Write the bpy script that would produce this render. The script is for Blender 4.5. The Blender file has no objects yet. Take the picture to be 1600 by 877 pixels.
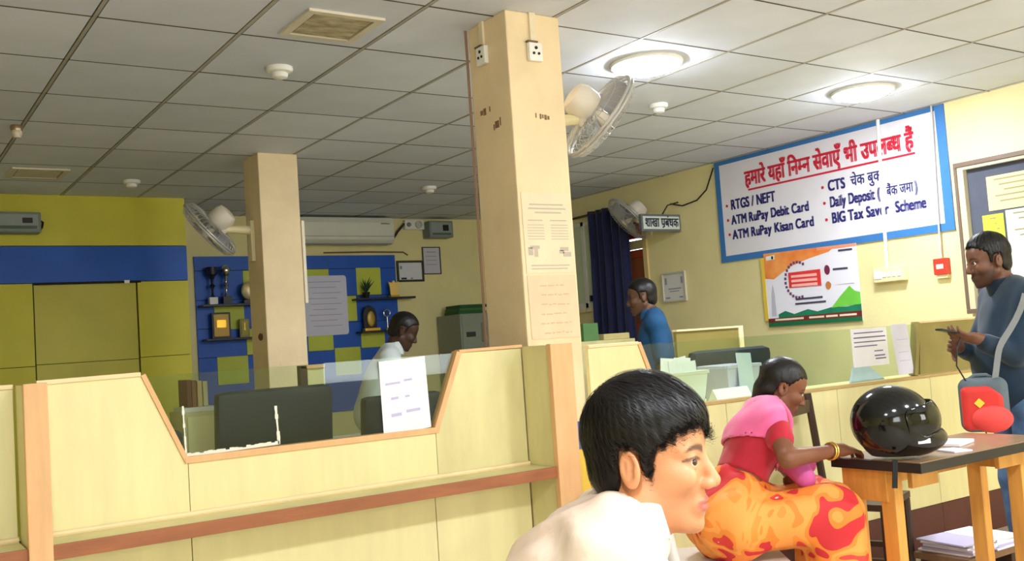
import bpy, bmesh, math, random
import numpy as np
from mathutils import Vector, Matrix, Euler
random.seed(7); np.random.seed(7)
SC = bpy.context.scene
COL = SC.collection
PI = math.pi

# ------------------------------------------------------------------ camera
CAMZ, FPX, YAW, PITCH, ROLL = 1.26, 1550.6, .59275, .063376, -.068387
def cam_axes():
    fwd0 = Vector((math.sin(YAW), math.cos(YAW), 0)); r0 = Vector((math.cos(YAW), -math.sin(YAW), 0)); up = Vector((0, 0, 1))
    fwd = fwd0*math.cos(PITCH) + up*math.sin(PITCH); u = up*math.cos(PITCH) - fwd0*math.sin(PITCH)
    return r0*math.cos(ROLL) + u*math.sin(ROLL), u*math.cos(ROLL) - r0*math.sin(ROLL), fwd
_r, _u, _f = cam_axes()
cd = bpy.data.cameras.new('camera'); cam = bpy.data.objects.new('camera', cd); COL.objects.link(cam)
cam.matrix_world = Matrix(((_r.x, _u.x, -_f.x, 0), (_r.y, _u.y, -_f.y, 0), (_r.z, _u.z, -_f.z, CAMZ), (0, 0, 0, 1)))
cd.sensor_width = 36; cd.lens = 36*FPX/1600; cd.clip_start = .05
SC.camera = cam

# ------------------------------------------------------------------ world, exposure
SC.view_settings.view_transform = 'Standard'; SC.view_settings.look = 'None'
SC.view_settings.gamma = 1; SC.view_settings.use_curve_mapping = False
SC.view_settings.exposure = 0.18
w = bpy.data.worlds.new('sky'); SC.world = w; w.use_nodes = True
w.node_tree.nodes['Background'].inputs[0].default_value = (.80, .90, 1, 1)
w.node_tree.nodes['Background'].inputs[1].default_value = 3.0
def area(name, loc, rot, sx, sy, power, col):
    l = bpy.data.lights.new(name, 'AREA'); l.shape = 'RECTANGLE'; l.size = sx; l.size_y = sy; l.energy = power; l.color = col
    o = bpy.data.objects.new(name, l); COL.objects.link(o); o.location = loc; o.rotation_euler = rot
    return o
# area lamps added in the unseen windows behind the photographer, standing in for daylight
area('window_fill_lamp', (.2, -2.33, 1.6), (PI/2, 0, 0), 1.6, 1.2, 40, (1, .99, .97))
area('window_fill_lamp', (4.62, -2.33, 1.6), (PI/2, 0, 0), 1.6, 1.2, 40, (1, .99, .97))
LAMP_W = 150      # radiance of the ceiling panel lamps

# ------------------------------------------------------------------ materials
def lin(c):
    return tuple(((x/255)/12.92 if x/255 <= .04045 else ((x/255+.055)/1.055)**2.4) for x in c[:3]) + (1,)
MATS = {}
def mat(name, rgb, rough=.6, var=.0, vs=6, bump=0, bs=80, metal=0, spec=.4, st=(1, 1, 1), rnd=0, coat=0, col2=None, sheen=0, sss=0):
    if name in MATS: return MATS[name]
    m = bpy.data.materials.new(name); m.use_nodes = True; MATS[name] = m
    nt = m.node_tree; N = nt.nodes; L = nt.links; b = N['Principled BSDF']
    b.inputs['Base Color'].default_value = lin(rgb); b.inputs['Roughness'].default_value = rough
    b.inputs['Metallic'].default_value = metal; b.inputs['Specular IOR Level'].default_value = spec
    if coat: b.inputs['Coat Weight'].default_value = coat; b.inputs['Coat Roughness'].default_value = .05
    if sheen: b.inputs['Sheen Weight'].default_value = sheen
    if sss:
        b.inputs['Subsurface Weight'].default_value = sss; b.inputs['Subsurface Radius'].default_value = (.012, .005, .003); b.inputs['Subsurface Scale'].default_value = 1
    tc = N.new('ShaderNodeTexCoord'); mp = N.new('ShaderNodeMapping'); mp.inputs['Scale'].default_value = st
    L.new(tc.outputs['Object'], mp.inputs[0])
    src = None
    if var or col2:
        n = N.new('ShaderNodeTexNoise'); n.inputs['Scale'].default_value = vs; n.inputs['Detail'].default_value = 5; n.inputs['Roughness'].default_value = .6
        L.new(mp.outputs[0], n.inputs['Vector'])
        r = N.new('ShaderNodeValToRGB'); r.color_ramp.elements[0].position = .3; r.color_ramp.elements[1].position = .7
        c = lin(rgb)
        if col2:
            r.color_ramp.elements[0].color = c; r.color_ramp.elements[1].color = lin(col2)
        else:
            r.color_ramp.elements[0].color = tuple(x*(1-var) for x in c[:3]) + (1,); r.color_ramp.elements[1].color = tuple(min(1, x*(1+var*.6)) for x in c[:3]) + (1,)
        L.new(n.outputs[0], r.inputs[0]); src = r.outputs[0]
    if rnd:
        oi = N.new('ShaderNodeObjectInfo'); mr = N.new('ShaderNodeMapRange'); mr.inputs[3].default_value = 1-rnd; mr.inputs[4].default_value = 1+rnd*.4
        L.new(oi.outputs['Random'], mr.inputs[0])
        hs = N.new('ShaderNodeHueSaturation'); hs.inputs['Color'].default_value = lin(rgb); L.new(mr.outputs[0], hs.inputs['Value'])
        if src: L.new(src, hs.inputs['Color'])
        src = hs.outputs[0]
    if src: L.new(src, b.inputs['Base Color'])
    if bump:
        n2 = N.new('ShaderNodeTexNoise'); n2.inputs['Scale'].default_value = bs; n2.inputs['Detail'].default_value = 4
        L.new(mp.outputs[0], n2.inputs['Vector'])
        bp = N.new('ShaderNodeBump'); bp.inputs['Strength'].default_value = bump; bp.inputs['Distance'].default_value = .01
        L.new(n2.outputs[0], bp.inputs['Height']); L.new(bp.outputs[0], b.inputs['Normal'])
    return m
def glass(name, tint, refl=1.0, rough=.0):
    if name in MATS: return MATS[name]
    m = bpy.data.materials.new(name); m.use_nodes = True; MATS[name] = m
    nt = m.node_tree; N = nt.nodes; L = nt.links; N.remove(N['Principled BSDF'])
    t = N.new('ShaderNodeBsdfTransparent'); t.inputs[0].default_value = lin(tint)
    g = N.new('ShaderNodeBsdfGlossy'); g.inputs['Roughness'].default_value = rough
    lw = N.new('ShaderNodeLayerWeight'); lw.inputs[0].default_value = .5
    pw = N.new('ShaderNodeMath'); pw.operation = 'POWER'; pw.inputs[1].default_value = 5; L.new(lw.outputs['Facing'], pw.inputs[0])
    mu = N.new('ShaderNodeMath'); mu.operation = 'MULTIPLY_ADD'; mu.inputs[1].default_value = .9*refl; mu.inputs[2].default_value = .045*refl; L.new(pw.outputs[0], mu.inputs[0])
    mx = N.new('ShaderNodeMixShader'); L.new(mu.outputs[0], mx.inputs[0])
    L.new(t.outputs[0], mx.inputs[1]); L.new(g.outputs[0], mx.inputs[2]); L.new(mx.outputs[0], N['Material Output'].inputs[0])
    return m
def emis(name, rgb, s):
    if name in MATS: return MATS[name]
    m = bpy.data.materials.new(name); m.use_nodes = True; MATS[name] = m
    b = m.node_tree.nodes['Principled BSDF']; b.inputs['Base Color'].default_value = lin(rgb)
    b.inputs['Emission Color'].default_value = lin(rgb); b.inputs['Emission Strength'].default_value = s
    return m

# ------------------------------------------------------------------ mesh kit
ORG = {}
class MB:
    def __init__(s): s.v = []; s.f = []; s.mi = []
    def _add(s, vs, fs, mi=0, T=None):
        o = len(s.v)
        s.v += [tuple(T @ Vector(p)) if T else tuple(p) for p in vs]
        s.f += [tuple(i+o for i in f) for f in fs]; s.mi += [mi]*len(fs); return s
    def box(s, x0, x1, y0, y1, z0, z1, mi=0, T=None):
        return s._add([(x0,y0,z0),(x1,y0,z0),(x1,y1,z0),(x0,y1,z0),(x0,y0,z1),(x1,y0,z1),(x1,y1,z1),(x0,y1,z1)],
            [(0,3,2,1),(4,5,6,7),(0,1,5,4),(1,2,6,5),(2,3,7,6),(3,0,4,7)], mi, T)
    def prism(s, poly, ax, a, b, mi=0, T=None):
        n = len(poly)
        P = {'y': lambda p, d: (p[0], d, p[1]), 'z': lambda p, d: (p[0], p[1], d), 'x': lambda p, d: (d, p[0], p[1])}[ax]
        vs = [P(p, a) for p in poly] + [P(p, b) for p in poly]
        fs = [tuple(range(n)), tuple(range(2*n-1, n-1, -1))] + [(i, i+n, (i+1) % n+n, (i+1) % n) for i in range(n)]
        return s._add(vs, fs, mi, T)
    def tube(s, pts, r, n=8, mi=0, T=None, caps=True):
        pts = [Vector(p) for p in pts]; k = len(pts); rs = r if isinstance(r, (list, tuple)) else [r]*k
        vs = []; prev = None
        for i, p in enumerate(pts):
            d = (pts[min(i+1, k-1)]-pts[max(i-1, 0)]).normalized()
            if prev is None:
                a = d.cross(Vector((0, 0, 1)))
                if a.length < .05: a = d.cross(Vector((0, 1, 0)))
            else: a = prev - d*prev.dot(d)
            a.normalize(); prev = a; b = d.cross(a)
            for j in range(n):
                t = 2*PI*j/n; vs.append(p + (a*math.cos(t)+b*math.sin(t))*rs[i])
        fs = [(i*n+j, i*n+(j+1) % n, (i+1)*n+(j+1) % n, (i+1)*n+j) for i in range(k-1) for j in range(n)]
        if caps: fs += [tuple(range(n-1, -1, -1)), tuple(range((k-1)*n, k*n))]
        return s._add(vs, fs, mi, T)
    def lathe(s, prof, n=24, mi=0, T=None):
        vs = [(r*math.cos(2*PI*j/n), r*math.sin(2*PI*j/n), z) for r, z in prof for j in range(n)]; k = len(prof)
        fs = [(i*n+j, i*n+(j+1) % n, (i+1)*n+(j+1) % n, (i+1)*n+j) for i in range(k-1) for j in range(n)]
        if prof[0][0] > 1e-6: fs.append(tuple(range(n-1, -1, -1)))
        if prof[-1][0] > 1e-6: fs.append(tuple(range((k-1)*n, k*n)))
        return s._add(vs, fs, mi, T)
    def ell(s, c, r, nu=16, nv=10, mi=0, T=None):
        M = Matrix.Translation(Vector(c)) @ Matrix.Diagonal((*r, 1))
        return s.lathe([(max(1e-5, math.sin(PI*i/nv)), -math.cos(PI*i/nv)) for i in range(nv+1)], nu, mi, (T @ M) if T else M)
    def grid(s, fn, nu, nv, mi=0, th=0):
        vs = [fn(i/nu, j/nv) for i in range(nu+1) for j in range(nv+1)]
        q = lambda i, j: i*(nv+1)+j
        return s._add(vs, [(q(i, j), q(i+1, j), q(i+1, j+1), q(i, j+1)) for i in range(nu) for j in range(nv)], mi)
    def mesh(s, name, mats, smooth=False, bevel=0, org=None):
        me = bpy.data.meshes.new(name)
        v = s.v if org is None else [(p[0]-org[0], p[1]-org[1], p[2]-org[2]) for p in s.v]
        me.from_pydata(v, [], s.f); me.polygons.foreach_set('material_index', s.mi)
        for m in (mats if isinstance(mats, (list, tuple)) else [mats]): me.materials.append(m)
        bm = bmesh.new(); bm.from_mesh(me)
        bmesh.ops.recalc_face_normals(bm, faces=bm.faces)
        if bevel:
            es = [e for e in bm.edges if len(e.link_faces) == 2 and e.calc_face_angle(0) > .5]
            bmesh.ops.bevel(bm, geom=es, offset=bevel, segments=2, affect='EDGES', profile=.6, clamp_overlap=True)
        bm.to_mesh(me); bm.free()
        if smooth:
            me.polygons.foreach_set('use_smooth', [True]*len(me.polygons))
            try: me.set_sharp_from_angle(angle=.7)
            except Exception: pass
        return me
    def build(s, name, mats, parent=None, smooth=False, bevel=0, org=None):
        """mesh authored in the coordinates of `parent` (or in world coordinates when the parent was made by thing(..., world=True))"""
        if org is None: org = ORG.get(parent.name) if parent else None
        o = bpy.data.objects.new(name, s.mesh(name, mats, smooth, bevel, org)); COL.objects.link(o)
        if parent: o.parent = parent; ORG[o.name] = org or (0, 0, 0)
        elif org: o.location = org
        return o
def tag(o, label, cat, group=None):
    o['label'] = label; o['category'] = cat
    if group: o['group'] = group
    return o
def struct(o, kind='structure'): o['kind'] = kind; return o
def thing(name, label, cat, loc=(0, 0, 0), rot=None, group=None, world=True):
    o = bpy.data.objects.new(name, None); COL.objects.link(o); o.location = loc; o.empty_display_size = .05
    if rot is not None: o.rotation_euler = rot
    tag(o, label, cat, group)
    ORG[o.name] = tuple(loc) if world else (0, 0, 0)
    return o
def copy_tree(o, parent=None):
    c = o.copy(); COL.objects.link(c)
    if parent: c.parent = parent
    for ch in list(o.children): copy_tree(ch, c)
    return c
def BX(*a): return MB().box(*a)

# ------------------------------------------------------------------ text (glyph clusters; conjuncts built from cut glyphs)
FC = bpy.data.curves.new('glyph', 'FONT'); FO = bpy.data.objects.new('glyph', FC)
def glyph(s):
    COL.objects.link(FO); FC.body = s; bpy.context.view_layer.update()
    me = bpy.data.meshes.new_from_object(FO.evaluated_get(bpy.context.evaluated_depsgraph_get()))
    COL.objects.unlink(FO)
    v = np.array([tuple(p.co) for p in me.vertices]) if len(me.vertices) else np.zeros((0, 3)); f = [tuple(p.vertices) for p in me.polygons]
    bpy.data.meshes.remove(me); return v, f
def half(s, keep):
    """half form of a consonant: its stem is cut off at `keep` of the advance"""
    v, f = glyph(s); me = bpy.data.meshes.new('t'); me.from_pydata(v.tolist(), [], f); bm = bmesh.new(); bm.from_mesh(me)
    bmesh.ops.bisect_plane(bm, geom=bm.verts[:]+bm.edges[:]+bm.faces[:], plane_co=(keep, 0, 0), plane_no=(1, 0, 0), clear_outer=True)
    bm.to_mesh(me); bm.free(); v = np.array([tuple(p.co) for p in me.vertices]); f = [tuple(p.vertices) for p in me.polygons]
    bpy.data.meshes.remove(me); return v, f
ADV = {'ह': .546, 'म': .612, 'ा': .273, 'र': .424, 'य': .595, 'ि': .273, 'न': .569, 'स': .691, 'व': .571, 'ए': .55, 'भ': .717, 'ी': .273, 'उ': .57, 'प': .56, 'ल': .72, 'ब': .571, 'ध': .60, 'च': .60, 'क': .77, 'ज': .69, 'श': .65, 'ख': .83, 'ं': 0, 'ँ': 0, 'े': 0, 'ै': 0, 'ु': 0, ' ': .3, '्': 0}
def text_verts(s):
    """lays out a string; 'X~k' tokens in a list are half forms"""
    V = []; F = []; x = 0
    for t in s:
        if isinstance(t, tuple) and t[0] == 'stroke':
            v = np.array([(x+p[0], p[1], 0) for p in t[1]]); F.append(tuple(range(len(V), len(V)+len(v)))); V += v.tolist(); continue
        if isinstance(t, tuple): v, f = half(*t); a = t[1]
        elif t in ADV and ord(t[0]) > 0x900:
            v, f = glyph(t); a = ADV[t] if t not in 'ि' else .273
            if len(v) and t not in 'िाीेैंँु्': a = max(a*0, float(v[:, 0].max()))
        elif t == ' ': x += .3; continue
        else:
            v, f = glyph(t); a = (float(v[:, 0].max()) if len(v) else .3) + .06
        o = len(V); V += [(p[0]+x, p[1], 0) for p in v]; F += [tuple(i+o for i in q) for q in f]; x += a
    return np.array(V), F, x
def text_mesh(name, s, mt, parent, org, right, up, width=None, height=1.0, out=.002, bold=0.0):
    V, F, adv = text_verts(s); sx = height if width is None else width/adv
    r = Vector(right); u = Vector(up); n = r.cross(u); o = Vector(org)
    mb = MB(); 
    offs = [(0, 0)] if not bold else [(0, 0), (bold, 0), (0, bold*.6), (bold, bold*.6)]
    for k, (bx, by) in enumerate(offs):
        mb._add([tuple(o + r*((p[0])*sx+bx) + u*(p[1]*height+by) + n*(out+k*.00015)) for p in V], F)
    return mb.build(name, mt, parent)
# ------------------------------------------------------------------ palette
wall_m = mat('cream_wall_paint', (238, 225, 166), .55, .07, 2.2, .15, 40)
backwall_m = mat('cream_back_wall_paint', (238, 226, 164), .6, .08, 1.8, .15, 40)
colm_m = mat('peach_column_paint', (240, 216, 174), .55, .10, 3, .2, 35)
tile_m = mat('ceiling_tile_board', (228, 233, 246), .8, .05, 3, .25, 220, rnd=.10)
gap_m = mat('ceiling_void', (34, 31, 27), .95)
bar_m = mat('ceiling_grid_bar', (178, 172, 160), .5, .15, 6)
floor_m = mat('grey_floor', (196, 184, 164), .4, .2, 3, .1, 50)
lam_m = mat('cream_laminate', (232, 222, 166), .42, .07, 3.5, .06, 30, st=(3, 3, .5))
lam2_m = mat('cream_laminate_worn', (222, 212, 156), .45, .16, 2.2, .06, 30, st=(2, 2, .7))
peach_m = mat('peach_wood_lipping', (228, 178, 126), .5, .10, 6, .1, 60, st=(4, 4, .6))
rail_m = mat('pale_wood_lipping', (240, 216, 168), .45, .08, 8)
shelf_m = mat('brown_shelf_edge', (160, 98, 62), .5, .18, 9, .1, 60, st=(.6, 4, 4))
maroon_m = mat('maroon_skirting', (92, 48, 44), .5, .15, 4)
yel_m = mat('yellow_laminate', (216, 206, 62), .5, .08, 2.5)
blue_m = mat('blue_laminate', (14, 88, 196), .45, .10, 3)
dark_m = mat('dark_gap', (38, 34, 20), .8)
white_m = mat('white_plastic', (240, 238, 230), .4, .05, 8)
cream_p = mat('cream_plastic', (240, 226, 178), .4, .08, 8)
grey_m = mat('grey_metal', (128, 138, 132), .45, .10, 8)
black_m = mat('black_plastic', (22, 22, 24), .4)
paper_m = mat('white_paper', (246, 242, 246), .8, .04, 9)
ink_m = mat('faded_ink', (120, 112, 150), .8)
wood_m = mat('orange_wood', (214, 152, 72), .45, .18, 7, .08, 60, st=(4, 4, .5))
dwood_m = mat('dark_wood', (62, 40, 30), .4, .25, 7, .08, 60, st=(4, 4, .5))
pane_m = glass('counter_glass', (238, 246, 238), .55)

H = 2.66; XR = 6.1; YB = 9.3; XL = -2.6; YF = -2.4
# ------------------------------------------------------------------ room shell
struct(BX(XL-.15, XR+.15, YF-.15, YB+.15, -.12, 0).build('floor', floor_m))
ceil = struct(BX(XL-.15, XR+.15, YF-.15, YB+.15, H+.005, H+.16).build('ceiling', gap_m))
tx, ty = .58, .613; x0, y0 = .84, 2.84
# the right wall has a door opening for the manager's room and a window beside it
DY0, DY1, DZ = 6.80, 7.52, 2.36
WY0, WY1, WZ0, WZ1 = 7.58, 8.6, 1.56, 2.42
wr = MB()
wr.box(XR, XR+.15, YF-.15, DY0, 0, H+.02).box(XR, XR+.15, DY0, DY1, DZ, H+.02)
wr.box(XR, XR+.15, DY1, WY0, 0, H+.02).box(XR, XR+.15, WY0, WY1, 0, WZ0).box(XR, XR+.15, WY0, WY1, WZ1, H+.02).box(XR, XR+.15, WY1, YB, 0, H+.02)
wright = struct(wr.build('wall_right', wall_m))
wback = struct(BX(XL-.15, XR+.15, YB, YB+.15, 0, H+.02).build('wall_back', backwall_m))
struct(BX(XL-.15, XL, YF, YB, 0, H+.02).build('wall_left', wall_m))
wf = MB()   # wall behind the photographer, with two windows
wins = [(-.85, 1.25), (3.8, 5.45)]; z0w, z1w = .98, 2.25
wf.box(XL-.15, XR+.15, YF-.15, YF, 0, z0w).box(XL-.15, XR+.15, YF-.15, YF, z1w, H+.02)
for a, b in ((XL-.15, wins[0][0]), (wins[0][1], wins[1][0]), (wins[1][1], XR+.15)): wf.box(a, b, YF-.15, YF, z0w, z1w)
struct(wf.build('wall_front', wall_m))
for k, (a, b) in enumerate(wins):
    wo = MB(); c = (a+b)/2
    for x in (a+.03, c, b-.03): wo.box(x-.03, x+.03, YF-.1, YF-.04, z0w, z1w)
    wo.box(a, b, YF-.1, YF-.04, z0w, z0w+.05).box(a, b, YF-.1, YF-.04, z1w-.05, z1w).box(a, b, YF-.1, YF-.04, 1.62, 1.67)
    struct(wo.build('window_%d' % (k+2), white_m))
# ceiling tiles and bars
k0 = int(math.floor((XL-x0)/tx)); k1 = int(math.ceil((XR-x0)/tx)); j0 = -8; j1 = int(math.ceil((YB-y0)/ty))
gx, gy = .013, .005
tmesh = MB().box(-tx/2+gx, tx/2-gx, -ty/2+gy, ty/2-gy, 0, .005).mesh('ceiling_tile', tile_m)
for k in range(k0, k1):
    for j in range(j0, j1):
        ax, bx_ = x0+k*tx, x0+(k+1)*tx; ay, by = y0+j*ty, y0+(j+1)*ty
        ax, bx_, ay, by = max(ax, XL), min(bx_, XR), max(ay, YF), min(by, YB)
        if bx_-ax < .03 or by-ay < .03: continue
        o = bpy.data.objects.new('ceiling_tile', tmesh); COL.objects.link(o); o.parent = ceil
        o.location = ((ax+bx_)/2, (ay+by)/2, H + random.uniform(-.001, 0))
        o.scale = ((bx_-ax)/tx, (by-ay)/ty, 1)
for k in range(k0+1, k1):
    x = x0+k*tx
    BX(x-.0075, x+.0075, YF, YB, H-.002, H+.004).build('grid_bar', bar_m, ceil)
for j in range(j0+1, j1):
    y = y0+j*ty
    if YF < y < YB: BX(XL, XR, y-.0052, y+.0052, H-.0013, H+.004).build('seam_strip', mat('dark_seam_strip', (74, 68, 58), .8), ceil)  # dark strips added as the shade of the open gaps between tile rows
# window_1 and door_1 in the right wall
wn = MB()
wn.box(XR+.02, XR+.06, WY0, WY1, WZ0, WZ0+.05).box(XR+.02, XR+.06, WY0, WY1, WZ1-.04, WZ1)
for y in (WY0+.02, WY0+.2, WY0+.4, WY0+.6, WY1-.02): wn.box(XR+.02, XR+.06, y-.02, y+.02, WZ0, WZ1)
w1 = struct(wn.build('window_1', white_m))
BX(XR+.036, XR+.042, WY0, WY1, WZ0, WZ1).build('pane', mat('frosted_pane', (214, 226, 190), .5), w1)
BX(XR-.03, XR, WY0-.06, WY1+.06, WZ0-.04, WZ0).build('window_sill', cream_p, w1)
BX(XR-.012, XR+.02, WY0+.09, WY0+.11, 1.62, 1.68).build('latch', black_m, w1)
MB().tube([(XR-.05, 6.98, 2.47), (XR-.05, 8.6, 2.45)], .012, 8).build('curtain_rod', mat('dark_brass', (98, 78, 40), .4, metal=.5), w1, True)
dr = MB().box(XR-.02, XR+.1, DY0-.0, DY0+.05, 0, DZ).box(XR-.02, XR+.1, DY1-.05, DY1, 0, DZ).box(XR-.02, XR+.1, DY0, DY1, DZ-.05, DZ)
d1 = struct(dr.build('door_1', mat('door_frame_cream', (214, 190, 128), .5, .1, 5), None))
BX(XR+.04, XR+.08, DY0+.05, DY1-.05, 0, 2.04).build('door_leaf', mat('brown_door', (150, 84, 52), .5, .15, 5, st=(4, 4, .5)), d1)
BX(XR+.03, XR+.08, DY0+.05, DY1-.05, 2.16, DZ-.05).build('transom_panel', mat('red_transom', (168, 46, 52), .5, .1, 5), d1)
BX(XR+.03, XR+.07, DY0+.05, DY1-.05, 2.06, 2.14).build('transom_rail', mat('cream_rail', (206, 190, 150), .5), d1)
BX(XR+.02, XR+.04, DY0+.05, DY1-.05, 1.98, 2.05).build('door_rail', mat('rust_rail', (158, 66, 40), .5), d1)
# yellow and blue cabin front on the left
CY = 8.34; CX = 2.37
wc = struct(MB().box(XL, CX-.02, CY+.03, YB, 0, H).build('wall_cabin', dark_m))
for nm, a, b, z0_, z1_, m_ in (('upper_panel', XL, CX, 2.262, H, yel_m), ('band_panel', XL, CX, 1.972, 2.258, blue_m),
        ('side_panel', XL, 1.19, 1.336, 1.968, yel_m), ('side_panel', XL, 1.19, 0, 1.332, yel_m),
        ('side_panel', 1.965, CX, 1.356, 1.968, yel_m), ('side_panel', 1.965, CX, 0, 1.352, yel_m)):
    BX(a, b, CY, CY+.05, z0_, z1_).build(nm, m_, wc, bevel=.002)
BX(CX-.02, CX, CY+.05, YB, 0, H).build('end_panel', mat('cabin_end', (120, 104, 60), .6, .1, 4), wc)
d2 = struct(BX(1.2, 1.955, CY+.015, CY+.045, 1.346, 1.962).build('door_2', mat('yellow_door', (206, 196, 82), .5, .08, 2.5), bevel=.002))
BX(1.2, 1.955, CY+.015, CY+.045, 0, 1.342).build('lower_leaf', MATS['yellow_door'], d2, bevel=.002)
MB().tube([(1.2, CY-.006, 1.964), (1.99, CY-.006, 1.968)], .009, 8).build('sliding_track', dark_m, d2, True)
BX(1.86, 1.90, CY-.022, CY-.004, 1.955, 1.98).build('track_clip', white_m, d2)
# columns
def column(name, x0_, x1_, y0_, y1_):
    return struct(MB().prism([(x0_, y0_), (x1_, y0_), (x1_, y1_), (x0_, y1_)], 'z', 0, H).build(name, colm_m, bevel=.008))
column('column_1', 2.32, 2.60, 3.36, 3.66)
column('column_2', 2.32, 2.60, 6.40, 6.70)

# ------------------------------------------------------------------ ceiling lamps, detectors, hatches
lamp_glow = emis('lamp_glow', (240, 247, 255), LAMP_W)
def panel_lamp(x, y, label):
    T = Matrix.Translation((x, y, 0))
    t = thing('ceiling_lamp', label, 'ceiling lamp', (x, y, H), group='round ceiling lamps')
    MB().lathe([(.155, H), (.185, H), (.19, H-.008), (.182, H-.018), (.168, H-.02), (.165, H-.012)], 40, T=T).build('rim', white_m, t, True)
    MB().lathe([(.0001, H-.058), (.06, H-.056), (.11, H-.048), (.15, H-.034), (.168, H-.018), (.168, H-.004)], 40, T=T).build('diffuser', lamp_glow, t, True)  # dome shape stands in for the bloom around the lamp
panel_lamp(3.46, 3.76, 'bright round ceiling lamp beside the wall fan on the near column')
panel_lamp(5.2, 3.74, 'bright round ceiling lamp above the painted services sign')
for i, (x, y) in enumerate(((-.03, .1), (1.71, .1), (3.46, .1), (5.2, .1))):  # unseen lit lamps, added as more light from behind the camera
    panel_lamp(x, y, ['leftmost', 'second', 'third', 'rightmost'][i] + ' round ceiling lamp of the unseen row added behind the photographer')
def detector(x, y, label, s=1.0):
    T = Matrix.Translation((x, y, 0))
    t = thing('smoke_detector', label, 'smoke detector', (x, y, H), group='ceiling smoke detectors')
    MB().lathe([(.062*s, H), (.064*s, H-.012), (.058*s, H-.024), (.04*s, H-.028)], 28, T=T).build('base', white_m, t, True)
    MB().lathe([(.036*s, H-.026), (.04*s, H-.034), (.036*s, H-.05), (.022*s, H-.056), (.0001, H-.057)], 24, T=T).build('sensor_head', white_m, t, True)
detector(1.755, 4.48, 'white smoke detector near the stained square ceiling hatch')
detector(1.78, 7.6, 'small white smoke detector in front of the yellow cabin')
detector(4.21, 7.43, 'small white smoke detector near the air conditioner wall')
detector(4.16, 4.44, 'white smoke detector between the two bright lamps', .9)
T = Matrix.Translation((.81, 6.03, 0))
t = thing('ceiling_spotlight', 'small chrome ceiling spotlight at the far left', 'spotlight', (.81, 6.03, H))
MB().lathe([(.03, H), (.034, H-.01), (.03, H-.03)], 20, T=T).build('collar', mat('dull_chrome', (170, 150, 120), .3, metal=.8), t, True)
MB().lathe([(.026, H-.03), (.03, H-.045), (.02, H-.07), (.0001, H-.075)], 20, T=T).build('lamp_head', mat('pale_bulb', (220, 205, 180), .3), t, True)
hatch_m = mat('hatch_board', (222, 214, 194), .7, .10, 5)
stain_m = mat('hatch_stain', (216, 206, 176), .7, vs=14, col2=(140, 122, 84), st=(.7, 1.6, 1))
def hatch(x, y, s, label, stained):
    t = thing('ceiling_hatch', label, 'ceiling hatch', (x, y, H), group='square ceiling hatches')
    f = MB()
    for a, b, c, d in ((-s, s, -s, -s+.035), (-s, s, s-.035, s), (-s, -s+.035, -s+.035, s-.035), (s-.035, s, -s+.035, s-.035)):
        f.box(x+a, x+b, y+c, y+d, H-.012, H)
    f.build('frame', hatch_m, t, bevel=.002)
    BX(x-s+.042, x+s-.042, y-s+.042, y+s-.042, H-.008, H).build('cover', stain_m if stained else hatch_m, t, bevel=.002)
    BX(x-s+.035, x+s-.035, y-s+.035, y+s-.035, H-.002, H-.001).build('seam', dark_m, t)
hatch(1.74, 3.82, .17, 'square ceiling hatch with dark stains nearest the camera', True)
hatch(1.12, 7.43, .18, 'plain square ceiling hatch at the far left', False)
# ------------------------------------------------------------------ teller counters
PF = 3.335      # front face of the counter boards
def board(t, name, poly, m, y0_=PF, y1_=PF+.022, bev=.0015):
    return MB().prism(poly, 'y', y0_, y1_).build(name, m, t, bevel=bev)
def strip(t, name, a, b, wd, m, y0_, y1_):
    a = Vector(a); b = Vector(b); d = (b-a).normalized(); n = Vector((-d.y, d.x))*wd
    return MB().prism([tuple(a), tuple(b), tuple(b+n), tuple(a+n)], 'y', y0_, y1_).build(name, m, t, bevel=.002)
def lower(t, xs):
    for a, b in zip(xs, xs[1:]):
        BX(a+.0015, b-.0015, PF, PF+.022, .222, .742).build('lower_board', lam_m, t, bevel=.0015)
        BX(a+.001, b-.001, PF-.004, PF+.022, 0, .22).build('skirting', maroon_m, t, bevel=.0015)
def cshelf(t, a, b):
    sh = BX(a, b, 3.152, PF, .745, .772).build('shelf', lam2_m, t, bevel=.002)
    BX(a, b, 3.14, 3.153, .732, .775).build('shelf_edge', shelf_m, sh, bevel=.002)
    MB().tube([(a, PF-.008, .778), (b, PF-.008, .778)], .009, 8).build('bead', rail_m, sh, True)
def divider(t, a, b, z):
    d = BX(a, b, 3.158, PF-.0005, 0, z).build('divider', lam2_m, t, bevel=.0015)
    BX(a-.006, b+.006, 3.128, 3.157, 0, z+.004).build('divider_post', peach_m, d, bevel=.004)
# leftmost counter, cut by the frame
t = thing('teller_counter', 'cream laminate teller counter at the far left with no glass', 'counter', (-.3, PF, 0), group='teller counters')
lower(t, [-1.4, -.5, .412]); cshelf(t, -1.4, .412)
for a, b in ((-1.4, -.5), (-.5, .412)): BX(a+.001, b-.001, PF, PF+.022, .772, 1.225).build('upper_board', lam_m, t, bevel=.0015)
BX(-1.4, .412, PF-.006, PF+.03, 1.225, 1.24).build('top_rail', rail_m, t, bevel=.003)
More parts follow.
